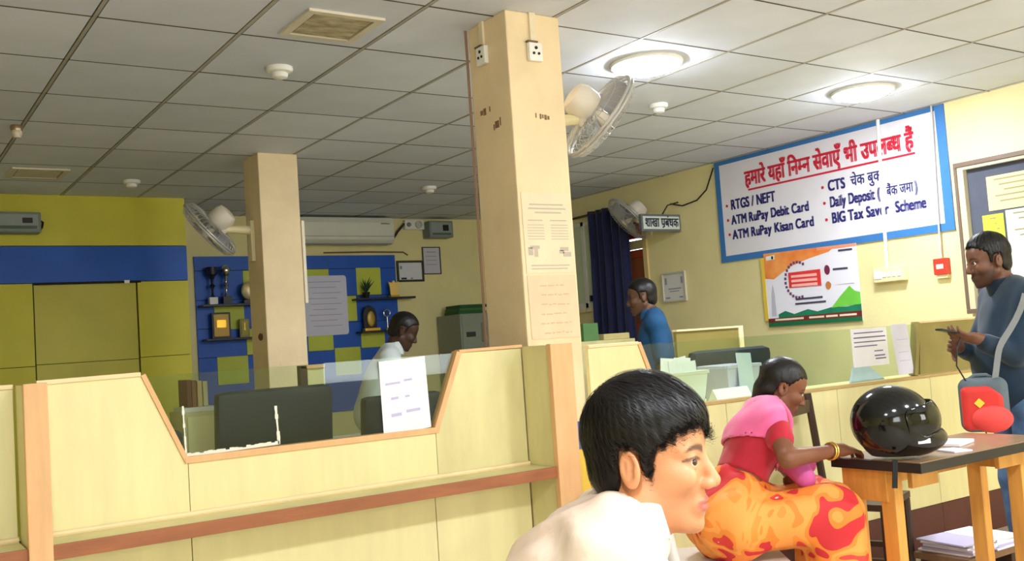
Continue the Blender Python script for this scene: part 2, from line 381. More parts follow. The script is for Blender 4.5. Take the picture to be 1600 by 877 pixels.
# middle counter with the glass notch
t = thing('teller_counter', 'cream teller counter with trapezoid glass, writing shelf and peach posts', 'counter', (1.3, PF, 0), group='teller counters')
divider(t, .418, .470, 1.236); divider(t, 2.27, 2.365, 1.245)
XA, XB, TA, TB, SZ, TZ = .909, 1.862, .782, 1.984, .945, 1.238
lower(t, [.476, .92, 1.83, 2.266]); cshelf(t, .476, 2.266)
board(t, 'upper_board', [(.476, .772), (.919, .772), (.919, SZ), (XA, SZ), (TA, TZ), (.476, TZ-.004)], lam_m)
board(t, 'upper_board', [(.921, .772), (1.849, .772), (1.849, SZ), (.921, SZ)], lam_m)
board(t, 'upper_board', [(1.851, .772), (2.266, .772), (2.266, TZ), (TB, TZ), (XB, SZ), (1.851, SZ)], lam2_m)
strip(t, 'notch_sill', (XA, SZ-.004), (XB, SZ-.004), .022, peach_m, PF-.008, PF+.04)
strip(t, 'notch_lipping', (TA, TZ), (XA, SZ), .016, peach_m, PF-.006, PF+.035)
strip(t, 'notch_lipping', (XB, SZ), (TB, TZ), .022, peach_m, PF-.006, PF+.035)
strip(t, 'top_rail', (.476, TZ-.006), (TA, TZ-.002), .014, rail_m, PF-.008, PF+.035)
strip(t, 'top_rail', (TB-.01, TZ), (2.27, TZ+.004), .012, peach_m, PF-.006, PF+.035)
gp = MB().prism([(XA-.004, SZ), (XB+.004, SZ), (TB, TZ), (TA, TZ-.004)], 'y', PF+.012, PF+.018).build('glass_pane', pane_m, t)
tr = MB(); rnd = random.Random(3)   # torn white tape left on the glass
def torn(p, q, wd, n):
    for i in range(n):
        a = [p[k]+(q[k]-p[k])*i/n for k in (0, 1)]; b = [p[k]+(q[k]-p[k])*(i+1.05)/n for k in (0, 1)]
        ww = wd*rnd.uniform(.5, 1.2)
        if abs(q[0]-p[0]) > abs(q[1]-p[1]): tr.box(a[0], b[0], PF+.0105, PF+.0118, a[1]-.001, a[1]+ww)
        else: tr.box(a[0]-ww/2, a[0]+ww/2, PF+.0105, PF+.0118, min(a[1], b[1]), max(a[1], b[1]))
torn((.918, .958), (.914, 1.128), .007, 12); torn((.918, .962), (1.236, .968), .011, 22); torn((1.236, .968), (1.23, 1.10), .010, 9)
struct(tr.build('tape_residue', mat('white_tape', (238, 236, 220), .8), gp), 'stuff')
# right counter behind the seated people
t = thing('teller_counter', 'cream teller counter below the painted sign with maroon skirting and wide glass', 'counter', (4.3, PF, 0), group='teller counters')
xs = [2.61, 3.4, 4.2, 5.0, 5.8, 6.09]
for a, b in zip(xs, xs[1:]):
    BX(a+.0015, b-.0015, PF, PF+.022, .222, .915).build('lower_board', lam_m, t, bevel=.0015)
    BX(a+.001, b-.001, PF-.004, PF+.022, 0, .22).build('skirting', maroon_m, t, bevel=.0015)
board(t, 'upper_board', [(2.61, .917), (3.0, .917), (2.885, 1.222), (2.61, 1.216)], lam_m)
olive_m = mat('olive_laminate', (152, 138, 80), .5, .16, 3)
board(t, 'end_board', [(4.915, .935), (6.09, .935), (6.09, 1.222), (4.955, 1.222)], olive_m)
strip(t, 'notch_lipping', (2.885, 1.222), (3.0, .93), .02, peach_m, PF-.006, PF+.035)
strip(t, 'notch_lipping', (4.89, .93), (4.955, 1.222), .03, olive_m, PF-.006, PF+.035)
BX(2.61, 2.89, PF-.006, PF+.03, 1.218, 1.232).build('top_rail', rail_m, t, bevel=.003)
BX(4.94, 6.09, PF-.006, PF+.03, 1.218, 1.232).build('top_rail', rail_m, t, bevel=.003)
BX(3.0, 6.09, PF-.008, PF+.03, .916, .932).build('notch_sill', mat('dull_sill', (196, 164, 110), .5, .1, 6), t, bevel=.002)
MB().prism([(3.0, .932), (4.9, .932), (4.965, 1.216), (2.885, 1.216)], 'y', PF+.012, PF+.018).build('glass_pane', pane_m, t)
BX(2.61, 6.09, PF+.035, 3.85, .875, .90).build('worktop', lam2_m, t, bevel=.002)

# ------------------------------------------------------------------ paper on glass, columns and counter
def sheet(name, label, cat, pts, m, lines=(), th=.0012, n=(0, -1, 0), im=None, group=None, curl=0):
    """a sheet of paper with real thickness; pts = four corners (tl, tr, br, bl); lines = (u0,u1,v,h) strips of ink"""
    c = sum((Vector(p) for p in pts), Vector())/4; t = thing(name, label, cat, tuple(c), group=group)
    n = Vector(n); tl, tr_, br, bl = [Vector(p) for p in pts]
    P = lambda u, v: (tl*(1-u)+tr_*u)*(1-v) + (bl*(1-u)+br*u)*v + n*(curl*(u-.5)**2*4)
    mb = MB(); k = 8 if curl else 1
    for i in range(k):
        u0, u1 = i/k, (i+1)/k
        q = [P(u0, 0), P(u1, 0), P(u1, 1), P(u0, 1)]
        mb._add([tuple(p) for p in q]+[tuple(p+n*th) for p in q], [(0, 1, 2, 3), (7, 6, 5, 4), (0, 4, 5, 1), (2, 6, 7, 3)] + ([(3, 7, 4, 0)] if i == 0 else []) + ([(1, 5, 6, 2)] if i == k-1 else []))
    mb.build('paper', m, t)
    if lines:
        il = MB()
        for (u0, u1, v, hh) in lines:
            q = [P(u0, v)+n*(th+.0004), P(u1, v)+n*(th+.0004), P(u1, v+hh)+n*(th+.0004), P(u0, v+hh)+n*(th+.0004)]
            il._add([tuple(p) for p in q], [(0, 1, 2, 3)])
        struct(il.build('writing', im or ink_m, t), 'stuff')
    return t
rl = random.Random(5)
def scribble(rows, u0=.12, u1=.88, v0=.12, v1=.85, h=.018, words=5):
    out = []
    for i in range(rows):
        v = v0+(v1-v0)*i/max(1, rows-1); u = u0+rl.uniform(0, .06); e = u1-rl.uniform(0, .15)
        while u < e:
            ww = rl.uniform(.4, 1.3)*(u1-u0)/words; out.append((u, min(u+ww, e), v+rl.uniform(-.006, .006), h)); u += ww+.025
    return out
yg = PF+.008
pale_ink = mat('pale_ink', (196, 188, 226), .8); lil_m = mat('lilac_paper', (226, 224, 240), .8, .05, 6)
sheet('paper_notice', 'white handwritten sheet taped to the glass of the middle counter', 'notice', [(1.632, yg, 1.226), (1.826, yg, 1.236), (1.836, yg, .966), (1.636, yg, .950)], paper_m,
      [(.1, .42, .3, .03), (.5, .68, .28, .03), (.2, .36, .5, .035), (.5, .6, .5, .03), (.18, .4, .72, .045), (.5, .8, .7, .04)], im=pale_ink)
sheet('paper_notice', 'white handwritten letter taped to the glass under the tricolour banner', 'notice', [(4.36, yg, 1.213), (4.66, yg, 1.213), (4.662, yg, 1.012), (4.362, yg, 1.012)], paper_m,
      [(.08, .9, .1, .03), (.06, .95, .22, .035), (.06, .95, .34, .03), (.06, .7, .45, .03), (.6, .85, .6, .03), (.6, .9, .72, .035), (.62, .92, .8, .035)], im=ink_m)
sheet('paper_notice', 'plain pale lilac sheet taped to the glass beside the olive end board', 'notice', [(4.70, yg, 1.222), (4.845, yg, 1.222), (4.873, yg, .948), (4.735, yg, .945)], lil_m,
      [(.2, .9, .3, .012), (.2, .9, .55, .012), (.2, .9, .72, .012)], im=pale_ink)
yc = 3.3605; col_ink = mat('grey_print', (196, 182, 166), .8); colp_m = mat('aged_poster_paper', (240, 218, 186), .8, .06, 8)
sheet('column_poster', 'aged printed poster pasted on the upper front of the near column', 'poster', [(2.335, 3.3585, 1.885), (2.585, 3.3585, 1.885), (2.588, 3.3585, 1.545), (2.338, 3.3585, 1.545)], colp_m,
      [(.15, .85, .14, .02), (.12, .9, .19, .02), (.25, .8, .24, .02), (.1, .4, .34, .015), (.55, .9, .34, .015)] + [(.08, .42, .40+.035*i, .01) for i in range(6)] + [(.56, .92, .40+.035*i, .01) for i in range(6)]
      + [(.06, .16, .68, .1), (.1, .3, .66, .04), (.18, .26, .7, .1), (.72, .9, .68, .05), (.78, .95, .74, .06), (.7, .8, .72, .04), (.1, .9, .9, .015), (.1, .85, .94, .015)], im=col_ink)
sheet('column_poster', 'faded peach notice pasted on the near column just below the printed poster', 'poster', [(2.338, 3.3585, 1.535), (2.588, 3.3585, 1.535), (2.59, 3.3585, 1.27), (2.342, 3.3585, 1.27)], mat('faded_peach_paper', (240, 206, 172), .8, .08, 8),
      scribble(6, .2, .85, .15, .9, .02), im=mat('faded_print', (214, 180, 148), .8))
# scuffs and old marks painted on the near column
def marks(name, label, items, m, face):
    c = items[0]; t = thing(name, label, 'wall mark', (2.318, c[0], c[2]) if face == 'x' else (c[0], 3.359, c[2])); mb = MB()
    for a, b, z0_, z1_ in items:
        if face == 'x': mb.box(2.3185, 2.3198, a, b, z0_, z1_)
        else: mb.box(a, b, 3.3585, 3.3598, z0_, z1_)
    struct(mb.build('mark', m, t), 'stuff')
sm = mat('dark_smudge', (140, 112, 80), .8, .3, 40)
marks('painted_mark', 'pair of dark scribbled marks on the shaded side of the near column', [(3.555, 3.575, 2.255, 2.285), (3.58, 3.6, 2.26, 2.28), (3.52, 3.528, 2.262, 2.284), (3.46, 3.49, 2.18, 2.21), (3.445, 3.452, 2.185, 2.22), (3.495, 3.503, 2.175, 2.2)], sm, 'x')
marks('painted_mark', 'faint stencilled number on the front of the near column', [(2.44, 2.445, 2.206, 2.226), (2.462, 2.47, 2.202, 2.224), (2.474, 2.482, 2.206, 2.222), (2.486, 2.498, 2.200, 2.222), (2.502, 2.512, 2.202, 2.218)], sm, 'y')
def wall_socket(label, T):
    t = thing('wall_socket', label, 'socket', T.translation, group='white wall sockets on the near column', world=False); t.matrix_world = T
    MB().box(-.035, .035, -.022, 0, -.04, .04).build('box', white_m, t, bevel=.006)
    h = MB()
    for x, z, r in ((0, .016, .007), (-.013, -.008, .006), (.013, -.008, .006)): h.lathe([(r, 0), (r, .004), (.0001, .004)], 10, T=Matrix.Translation((x, -.0215, z)) @ Matrix.Rotation(PI/2, 4, 'X'))
    struct(h.build('pin_hole', black_m, t), 'stuff')
    MB().box(-.04, .012, -.024, -.004, .04, .046).build('socket_lip', mat('grimy_edge', (120, 96, 70), .7), t)
    MB().box(-.016, .016, -.012, 0, .046, H-T.translation.z).build('conduit', mat('painted_conduit', (238, 222, 190), .5, .1, 8), t, bevel=.003)
wall_socket('white socket with conduit on the bright front of the near column', Matrix.Translation((2.452, 3.36, 2.487)))
wall_socket('white socket with conduit on the shaded side of the near column', Matrix.Translation((2.32, 3.54, 2.51)) @ Matrix.Rotation(-PI/2, 4, 'Z'))
MB().tube([(2.315, 3.672, H), (2.316, 3.672, 1.9), (2.315, 3.672, 1.24)], .007, 6).build('column_cable', mat('old_cable', (150, 118, 96), .6), None, True)
tag(bpy.data.objects['column_cable'], 'thin old cable running down the back edge of the near column', 'cable')
# bins and papers behind the right glass
def tub(x, y, w_, d, h, z, label, m):
    t = thing('plastic_tub', label, 'tub', (x, y, z), group='plastic tubs on the right counter'); k = .82
    b = MB(); P = lambda s, zz: [(x-w_/2*s, y-d/2*s, zz), (x+w_/2*s, y-d/2*s, zz), (x+w_/2*s, y+d/2*s, zz), (x-w_/2*s, y+d/2*s, zz)]
    vs = P(k, z)+P(1, z+h)+P(.95, z+h)+P(k*.94, z+.008)
    b._add(vs, [(3, 2, 1, 0), (12, 13, 14, 15)] + [(i+4*l, (i+1) % 4+4*l, (i+1) % 4+4*l+4, i+4*l+4) for l in range(3) for i in range(4)])
    b.build('body', m, t, bevel=.004)
    b = MB(); zz = z+h
    for a in ((-1.04, 1.04, -1.06, -.96), (-1.04, 1.04, .96, 1.06), (-1.06, -.96, -.96, .96), (.96, 1.06, -.96, .96)): b.box(x+a[0]*w_/2, x+a[1]*w_/2, y+a[2]*d/2, y+a[3]*d/2, zz-.012, zz+.004)
    b.build('rim', m, t, bevel=.002)
tub(3.345, 3.60, .24, .2, .165, .90, 'cream plastic tub stuffed with white papers behind the right glass', mat('cream_tub', (226, 226, 216), .4, .06, 6))
tub(3.715, 3.60, .235, .2, .175, .90, 'lilac tinted plastic tub next to the upright card behind the right glass', mat('lilac_tub', (206, 204, 222), .35, .06, 6))
mb = MB()
for i in range(7):
    a = rl.uniform(-.12, .12); xx = 3.26+.026*i
    mb.box(-.05, .05, -.001, .001, 0, .19+rl.uniform(-.02, .02), T=Matrix.Translation((xx+.01, 3.58+.012*(i % 3), .93)) @ Matrix.Rotation(a, 4, 'Y') @ Matrix.Rotation(.2*(i % 2)-.1, 4, 'Z'))
tag(mb.build('paper_bundle', paper_m, None, org=(3.34, 3.6, .93)), 'bundle of white papers standing in the cream tub', 'papers')
mb = MB().box(-.05, .05, -.003, .003, 0, .235, T=Matrix.Translation((3.705, 3.475, .902)) @ Matrix.Rotation(-.12, 4, 'X') @ Matrix.Rotation(.06, 4, 'Y'))
tag(mb.build('upright_card', mat('pale_blue_card', (214, 224, 240), .6), None, org=(3.705, 3.475, .902)), 'tall pale blue card leaning in front of the lilac tub', 'card')
mb = MB().prism([(-.04, 0), (.045, 0), (.002, .075)], 'x', -.125, .125, T=Matrix.Translation((3.53, 3.425, .902)) @ Matrix.Rotation(.05, 4, 'Z'))
tag(mb.build('folded_card', paper_m, None, org=(3.53, 3.425, .902)), 'white folded card lying before the plastic tubs', 'card')
MB().lathe([(.03, 0), (.034, .03), (.028, .045), (.0001, .047)], 16, T=Matrix.Translation((3.79, 3.42, .90))).build('sponge_cup', mat('green_plastic', (30, 96, 70), .4), None, True)
tag(bpy.data.objects['sponge_cup'], 'small dark green sponge cup beside the upright card', 'cup')
mb = MB()
for s in (0, .008):
    mb._add([(4.40, 3.40+s, .934), (4.545, 3.46+s, 1.062), (4.70, 3.41+s, .934), (4.40, 3.402+s, .934), (4.545, 3.462+s, 1.062), (4.70, 3.412+s, .934)], [(0, 2, 1), (3, 4, 5), (0, 1, 4, 3), (1, 2, 5, 4), (2, 0, 3, 5)])
mb._add([(4.40, 3.40, .90), (4.70, 3.41, .90), (4.70, 3.42, .90), (4.40, 3.41, .90), (4.40, 3.40, .936), (4.70, 3.41, .936), (4.70, 3.42, .936), (4.40, 3.41, .936)], [(0, 3, 2, 1), (4, 5, 6, 7), (0, 1, 5, 4), (1, 2, 6, 5), (2, 3, 7, 6), (3, 0, 4, 7)])
tag(mb.build('folded_sheet', mat('blue_grey_sheet', (196, 204, 226), .7, .08, 20), None, org=(4.55, 3.42, .90)), 'pale blue sheet folded to a triangle leaning behind the right glass', 'paper')

# ------------------------------------------------------------------ the painted services sign
SXP = 6.088
t = thing('services_sign', 'large white and blue painted sign listing bank services', 'sign', (6.1, 4.825, 1.81))
BX(SXP, 6.0995, 3.77, 5.885, 1.81, 2.655).build('board', mat('sign_white', (236, 232, 238), .5, .04, 3), t)
sb = mat('sign_blue', (62, 122, 186), .5, .08, 5)
for a, b, c, d in ((5.83, 5.885, 1.81, 2.655), (3.77, 3.838, 1.81, 2.655), (3.838, 5.83, 1.81, 1.862), (3.838, 5.83, 2.622, 2.655)): BX(SXP-.002, SXP+.004, a, b, c, d).build('border', sb, t)
RT, UP = (0, -1, 0), (0, 0, 1)
red = mat('sign_red', (206, 36, 60), .5); navy = mat('sign_navy', (44, 42, 110), .5)
def line(s, y0_, y1_, z, h, m, bold=.009):
    return text_mesh('lettering', s, m, t, (SXP, y0_, z), RT, UP, width=abs(y0_-y1_), height=h, bold=bold)
line(list('हमारे') + [' '] + list('यहाँ') + [' '] + ['ि', 'न', ('म', .40), 'न'] + [' '] + list('सेवाएँ') + [' '] + list('भी') + [' '] + list('उपल') + [('ब', .34), 'ध'] + [' '] + ['ह', 'ै', 'ं'], 5.56, 4.02, 2.405, .175, red, .012)
BX(SXP-.0015, SXP, 4.01, 5.53, 2.363, 2.378).build('underline', red, t)
for y, z in ((5.775, 2.275), (5.775, 2.155), (5.77, 2.035), (4.80, 2.265), (4.795, 2.145), (4.79, 2.02)): MB().lathe([(.012, 0), (.012, .002), (.0001, .002)], 12, T=Matrix.Translation((SXP-.0005, y, z)) @ Matrix.Rotation(-PI/2, 4, 'Y')).build('bullet', red, t)
line('RTGS / NEFT', 5.735, 5.26, 2.235, .115, navy); line('ATM RuPay Debit Card', 5.74, 4.945, 2.112, .105, navy); line('ATM RuPay Kisan Card', 5.74, 4.91, 1.99, .105, navy)
line('CTS', 4.755, 4.60, 2.228, .11, navy); line(list('चेक') + [' '] + ['ब', 'ु', 'क'], 4.55, 4.29, 2.232, .11, navy, .004)
line('Daily Deposit (', 4.75, 4.315, 2.105, .11, navy); line(list('बैंक') + [' '] + list('जमा'), 4.26, 4.05, 2.112, .10, navy, .004); line(')', 4.04, 4.02, 2.105, .11, navy)
line('BIG Tax Saver', 4.745, 4.255, 1.985, .11, navy); line('Scheme', 4.205, 3.965, 1.985, .11, navy)
# conduits running down over the sign
def conduit(label, y, z0_, r, m):
    o = MB().tube([(6.071, y-.02, H), (6.071, y, (H+z0_)/2), (6.071, y+.015, z0_)], r, 10).build('conduit_pipe', m, None, True, org=(6.078, y, z0_)); tag(o, label, 'conduit', 'conduits on the right wall')
conduit('thick white conduit crossing the sign down to the switchboard', 4.285, 1.614, .013, white_m)
conduit('thin grey conduit down the right edge of the sign to the red alarm box', 3.868, 1.632, .007, mat('grey_conduit', (196, 192, 190), .5))
t = thing('switchboard', 'cream electric switchboard on the right wall beside the banner', 'switchboard', (6.1, 4.28, 1.56))
BX(6.045, 6.0995, 4.158, 4.405, 1.512, 1.614).build('box', cream_p, t, bevel=.008)
for i, y in enumerate((4.19, 4.23, 4.27, 4.31)): BX(6.039, 6.046, y-.012, y+.012, 1.545, 1.58).build('switch', white_m, t, bevel=.002)
BX(6.04, 6.046, 4.33, 4.39, 1.535, 1.592).build('socket', white_m, t, bevel=.003)
t = thing('alarm_box', 'small red fire alarm box on the wall right of the switchboard', 'alarm box', (6.1, 3.885, 1.577))
BX(6.055, 6.0995, 3.835, 3.936, 1.523, 1.632).build('box', mat('alarm_red', (206, 62, 46), .4, .06, 8), t, bevel=.006)
BX(6.052, 6.056, 3.862, 3.912, 1.562, 1.592).build('label_plate', white_m, t); BX(6.07, 6.0995, 3.845, 3.925, 1.500, 1.523).build('bottom_clip', cream_p, t)
# tricolour banner: cloth with printed shapes
BXP = 6.083
t = thing('tricolour_banner', 'orange white and green printed banner pinned under the sign', 'banner', (6.1, 4.98, 1.55))
Yb0, Yb1, Zb0, Zb1 = 5.425, 4.548, 1.252, 1.835
def bp(u, v): return (Yb0+(Yb1-Yb0)*u, Zb0+(Zb1-Zb0)*v - (.018*u if v > .5 else .0))
def shape(name, pts, m, d): return MB().prism([bp(*p) for p in pts], 'x', BXP-.001*d-.0008, BXP-.001*d).build(name, m, t)
MB().prism([bp(0, 0), bp(1, 0), bp(1, 1), bp(0, 1)], 'x', BXP, BXP+.003).build('cloth', mat('banner_white', (238, 236, 246), .6), t)
shape('orange_print', [(0, 1), (.8, 1), (.72, .93), (.5, .87), (.32, .80), (.2, .72), (.1, .64), (0, .66)], mat('banner_orange', (238, 122, 52), .6, vs=5, col2=(250, 168, 92)), 1)
shape('orange_print', [(.6, 1), (1, 1), (1, .965), (.6, .96)], mat('banner_salmon', (240, 150, 110), .6), 2)
shape('green_print', [(.12, .1), (1, .1), (1, .22), (.86, .19), (.7, .2), (.55, .16), (.45, .2), (.3, .15), (.2, .2), (.12, .16)], mat('banner_teal', (30, 128, 92), .6, .2, 10), 1)
shape('green_print', [(.7, .19), (1, .21), (1, .36), (.95, .38), (.9, .45), (.86, .4), (.8, .33)], mat('banner_green', (118, 206, 74), .6, .1, 6), 2)
shape('bottom_stripe', [(.0, .055), (1, .055), (1, .13), (.0, .11)], mat('banner_maroon', (116, 40, 34), .6), 3)
shape('bottom_stripe', [(.0, 0), (1, 0), (1, .055), (.0, .055)], mat('banner_dark_green', (24, 106, 66), .6), 3)
shape('logo_plate', [(.03, .9), (.13, .91), (.13, .97), (.03, .96)], white_m, 4); shape('logo_dot', [(.095, .915), (.115, .915), (.115, .955), (.095, .955)], black_m, 5)
shape('red_box', [(.27, .5), (.62, .49), (.62, .72), (.27, .71)], mat('banner_red', (226, 58, 56), .6), 4)
for v in (.655, .595, .535): shape('box_lettering', [(.3, v-.016), (.58, v-.018), (.58, v+.018), (.3, v+.016)], mat('pale_pink', (255, 188, 178), .6), 5)
for i in range(17):
    a = math.radians(60+i*14); cu, cv = .37+.14*math.cos(a), .6+.24*math.sin(a)
    shape('gear_mark', [(cu-.012, cv-.018), (cu+.012, cv-.018), (cu+.012, cv+.018), (cu-.012, cv+.018)], mat('gear_mauve', (112, 66, 108), .6), 2)
for cu, cv, m_ in ((.69, .7, mat('badge_plum', (120, 38, 70), .6)), (.69, .49, mat('badge_gold', (196, 124, 70), .6))):
    shape('badge', [(cu+.03*math.cos(2*PI*k/10), cv+.065*math.sin(2*PI*k/10)) for k in range(10)], m_, 3)
dk = mat('banner_text', (70, 64, 90), .6)
for u0, u1, v in ((.75, .9, .7), (.75, .95, .49), (.33, .62, .34), (.32, .65, .28), (.82, .96, .93)): shape('small_print', [(u0, v-.012), (u1, v-.012), (u1, v+.012), (u0, v+.012)], dk, 3)
for u0, u1 in ((.08, .4), (.46, .62), (.64, .76), (.78, .95)): shape('stripe_lettering', [(u0, .075), (u1, .075), (u1, .1), (u0, .1)], mat('cream_print', (240, 226, 200), .6), 5)
shape('tower_print', [(.045, .14), (.1, .14), (.095, .45), (.08, .58), (.06, .45)], mat('tower_grey', (196, 194, 208), .6), 1)
BX(BXP-.002, BXP+.004, Yb0, Yb0+.035, 1.30, 1.80).build('yellow_edge', mat('banner_yellow', (236, 200, 70), .6), t)
# framed certificate by the manager's door
def frame(name, label, cat, axis, a0, a1, z0_, z1_, d, fm, pm, fw=.012, group=None, pic=None):
    """picture frame on the back wall (axis 'y', faces -Y) or on the right wall (axis 'x', faces -X)"""
    t = thing(name, label, cat, ((a0+a1)/2, d, z0_) if axis == 'y' else (d, (a0+a1)/2, z0_), group=group)
    bx = (lambda p, q, r_, s_, u, v: BX(p, q, d-v, d-u, r_, s_)) if axis == 'y' else (lambda p, q, r_, s_, u, v: BX(d-v, d-u, p, q, r_, s_))
    for p, q, r_, s_ in ((a0, a1, z0_, z0_+fw), (a0, a1, z1_-fw, z1_), (a0, a0+fw, z0_+fw, z1_-fw), (a1-fw, a1, z0_+fw, z1_-fw)): bx(p, q, r_, s_, .0005, .02).build('frame_rail', fm, t, bevel=.002)
    bx(a0+fw, a1-fw, z0_+fw, z1_-fw, .0005, .010).build('certificate', pm, t)
    for (u0, u1, v0, v1, m_) in (pic or ()):
        bx(a0+(a1-a0)*u0, a0+(a1-a0)*u1, z0_+(z1_-z0_)*v0, z0_+(z1_-z0_)*v1, .0101, .0112).build('print', m_, t)
    return t
lg = mat('light_grey_print', (150, 150, 160), .7)
frame('picture_frame', 'pale framed certificate on the right wall beside the curtained door', 'picture frame', 'x', 6.335, 6.633, 1.53, 1.795, 6.0995, mat('silver_frame', (206, 200, 180), .5), mat('certificate_white', (224, 220, 214), .6), .016, 'framed certificates',
      [(.2, .75, .42, .46, lg), (.3, .7, .34, .37, lg), (.12, .2, .6, .82, lg), (.8, .88, .6, .82, lg), (.15, .3, .12, .17, lg), (.7, .88, .12, .17, lg)])
# manager's name board, fixed at right angles to the wall
t = thing('name_board', 'small white name board with dark lettering jutting from the right wall', 'sign', (6.09, 6.35, 2.21))
BX(5.64, 6.095, 6.345, 6.375, 2.138, 2.288).build('frame', mat('grey_frame', (104, 110, 112), .5), t, bevel=.003)
BX(5.66, 6.075, 6.340, 6.346, 2.158, 2.268).build('face', mat('board_face', (214, 222, 216), .5), t)
text_mesh('lettering', ['श', 'ा', 'ख', 'ा', ' ', 'प', ('stroke', [(-.30, .02), (-.27, .08), (-.5, -.1), (-.54, -.05)]), 'र'][:6] + [('stroke', [(-.14, .02), (-.14, .12), (-.40, -.02), (-.40, -.10)]), 'ब', 'ं', 'ध', 'क'], mat('board_ink', (40, 44, 66), .5), t, (5.675, 6.339, 2.176), (1, 0, 0), (0, 0, 1), width=.385, height=.115, bold=.005)
MB().tube([(5.9, 6.36, 2.288), (5.97, 6.36, 2.37), (6.098, 6.36, 2.40)], .006, 6).build('stay_wire', dark_m, t, True)
# curtain in the manager's doorway
def wav(y): return 6.045+.022*math.sin((y-7.0)*2*PI/.115)+.01*math.sin((y-7)*31)
ys = [7.02+.52*i/70 for i in range(71)]
def curt(z): k = 1 if z > 1.3 else 1.05; return [(wav(y), 7.02+(y-7.02)*k) for y in ys]
mb = MB(); rings = []
for z in (2.49, 2.0, 1.3, .6, .06):
    f_ = [(x, y, z) for x, y in curt(z)]; b_ = [(x+.006, y, z) for x, y in curt(z)]; rings.append(f_+b_[::-1])
n = len(rings[0]); vs = [p for r_ in rings for p in r_]
mb._add(vs, [(i*n+j, i*n+(j+1) % n, (i+1)*n+(j+1) % n, (i+1)*n+j) for i in range(4) for j in range(n)] + [tuple(range(n)), tuple(range(5*n-1, 4*n-1, -1))])
t = thing('door_curtain', 'dark navy curtain hanging in the manager doorway', 'curtain', (6.05, 7.27, 0)); mb.build('cloth', mat('navy_cloth', (22, 28, 74), .8, .2, 14, sheen=.3), t, True)
# notice case on the right wall
t = thing('notice_board', 'dark framed notice board with pinned papers behind the standing man', 'notice board', (6.1, 3.1, 1.3))
nf = mat('notice_frame', (112, 92, 78), .5); nw = mat('notice_inner', (206, 196, 160), .5); nb = mat('notice_felt', (78, 82, 96), .8, .1, 9)
Ya, Yb_, Za, Zb = 2.45, 3.715, 1.25, 2.235
for a, b, c, d, k in ((Ya, Yb_, Zb-.03, Zb, nf), (Ya, Yb_, Za, Za+.03, nf), (Ya, Ya+.02, Za+.03, Zb-.03, nf), (Yb_-.02, Yb_, Za+.03, Zb-.03, nf)): BX(6.035, 6.0995, a, b, c, d).build('frame_rail', k, t, bevel=.003)
for a, b, c, d in ((Ya+.02, Yb_-.02, Zb-.05, Zb-.03), (Yb_-.06, Yb_-.02, Za+.03, Zb-.05)): BX(6.045, 6.098, a, b, c, d).build('inner_trim', nw, t)
BX(6.088, 6.0995, Ya+.02, Yb_-.02, Za+.03, Zb-.03).build('felt', nb, t)
for a, b, c, d, m_ in ((3.0, 3.525, 1.895, 2.115, mat('peach_notice', (232, 206, 150), .7, .05, 6)), (3.435, 3.575, 1.70, 1.872, mat('lime_notice', (206, 214, 66), .7)), (3.0, 3.42, 1.45, 1.885, mat('pale_green_notice', (206, 220, 200), .7)), (2.55, 2.95, 1.5, 2.1, paper_m), (3.44, 3.6, 1.36, 1.66, lil_m)):
    p = BX(6.083, 6.087, a, b, c, d).build('notice_sheet', m_, t); mb = MB()
    for i in range(5): mb.box(6.0822, 6.0829, a+.05, b-.05-.03*(i % 3), d-.03-.035*i, d-.02-.035*i)
    mb.build('print_lines', mat('notice_print', (150, 140, 100), .7), p)

# ------------------------------------------------------------------ back wall: trophy board, air conditioner, frames
t = thing('trophy_board', 'blue and yellow chequered display board on the back wall', 'display board', (3.75, 9.29, .7))
BX(2.70, 4.79, 9.28, 9.299, .7, 2.27).build('backing', blue_m, t)
lime = mat('lime_laminate', (200, 210, 74), .5, .08, 3)
cols = [2.60, 2.87, 3.155, 3.43, 3.73, 4.04, 4.335, 4.615]
for a, b, c, d in ((3.155, 3.42, 1.86, 2.13), (2.865, 3.15, 1.575, 1.80), (3.16, 3.43, 1.325, 1.57), (2.87, 3.165, 1.06, 1.32), (3.76, 4.035, 1.86, 2.133), (4.335, 4.61, 1.86, 2.14), (4.05, 4.32, 1.60, 1.855), (3.46, 3.74, 1.6, 1.85), (3.78, 4.045, 1.32, 1.575), (4.055, 4.335, 1.06, 1.335), (4.35, 4.618, 1.32, 1.49), (3.45, 3.73, 1.06, 1.3), (4.62, 4.785, 1.06, 1.3)):
    BX(a, b, 9.274, 9.281, c, d).build('lime_panel', lime, t, bevel=.002)
bg = MB()
for z in (1.32, 1.59, 1.857, 2.135): bg.box(2.70, 4.79, 9.2785, 9.2802, z-.003, z+.003)
bg.build('groove', dark_m, t)
sh_m = mat('black_shelf', (24, 28, 36), .4)
for a, b, z in ((2.72, 3.5, 1.81), (2.74, 3.5, 1.492), (4.27, 4.93, 1.822), (4.30, 4.66, 1.486)): BX(a, b, 9.13, 9.28, z-.02, z).build('display_shelf', sh_m, t, bevel=.002)
gold = mat('gold_metal', (214, 168, 60), .3, metal=.9); silver = mat('silver_metal', (200, 200, 200), .2, metal=1); dkm = mat('dark_bronze', (30, 34, 60), .4)
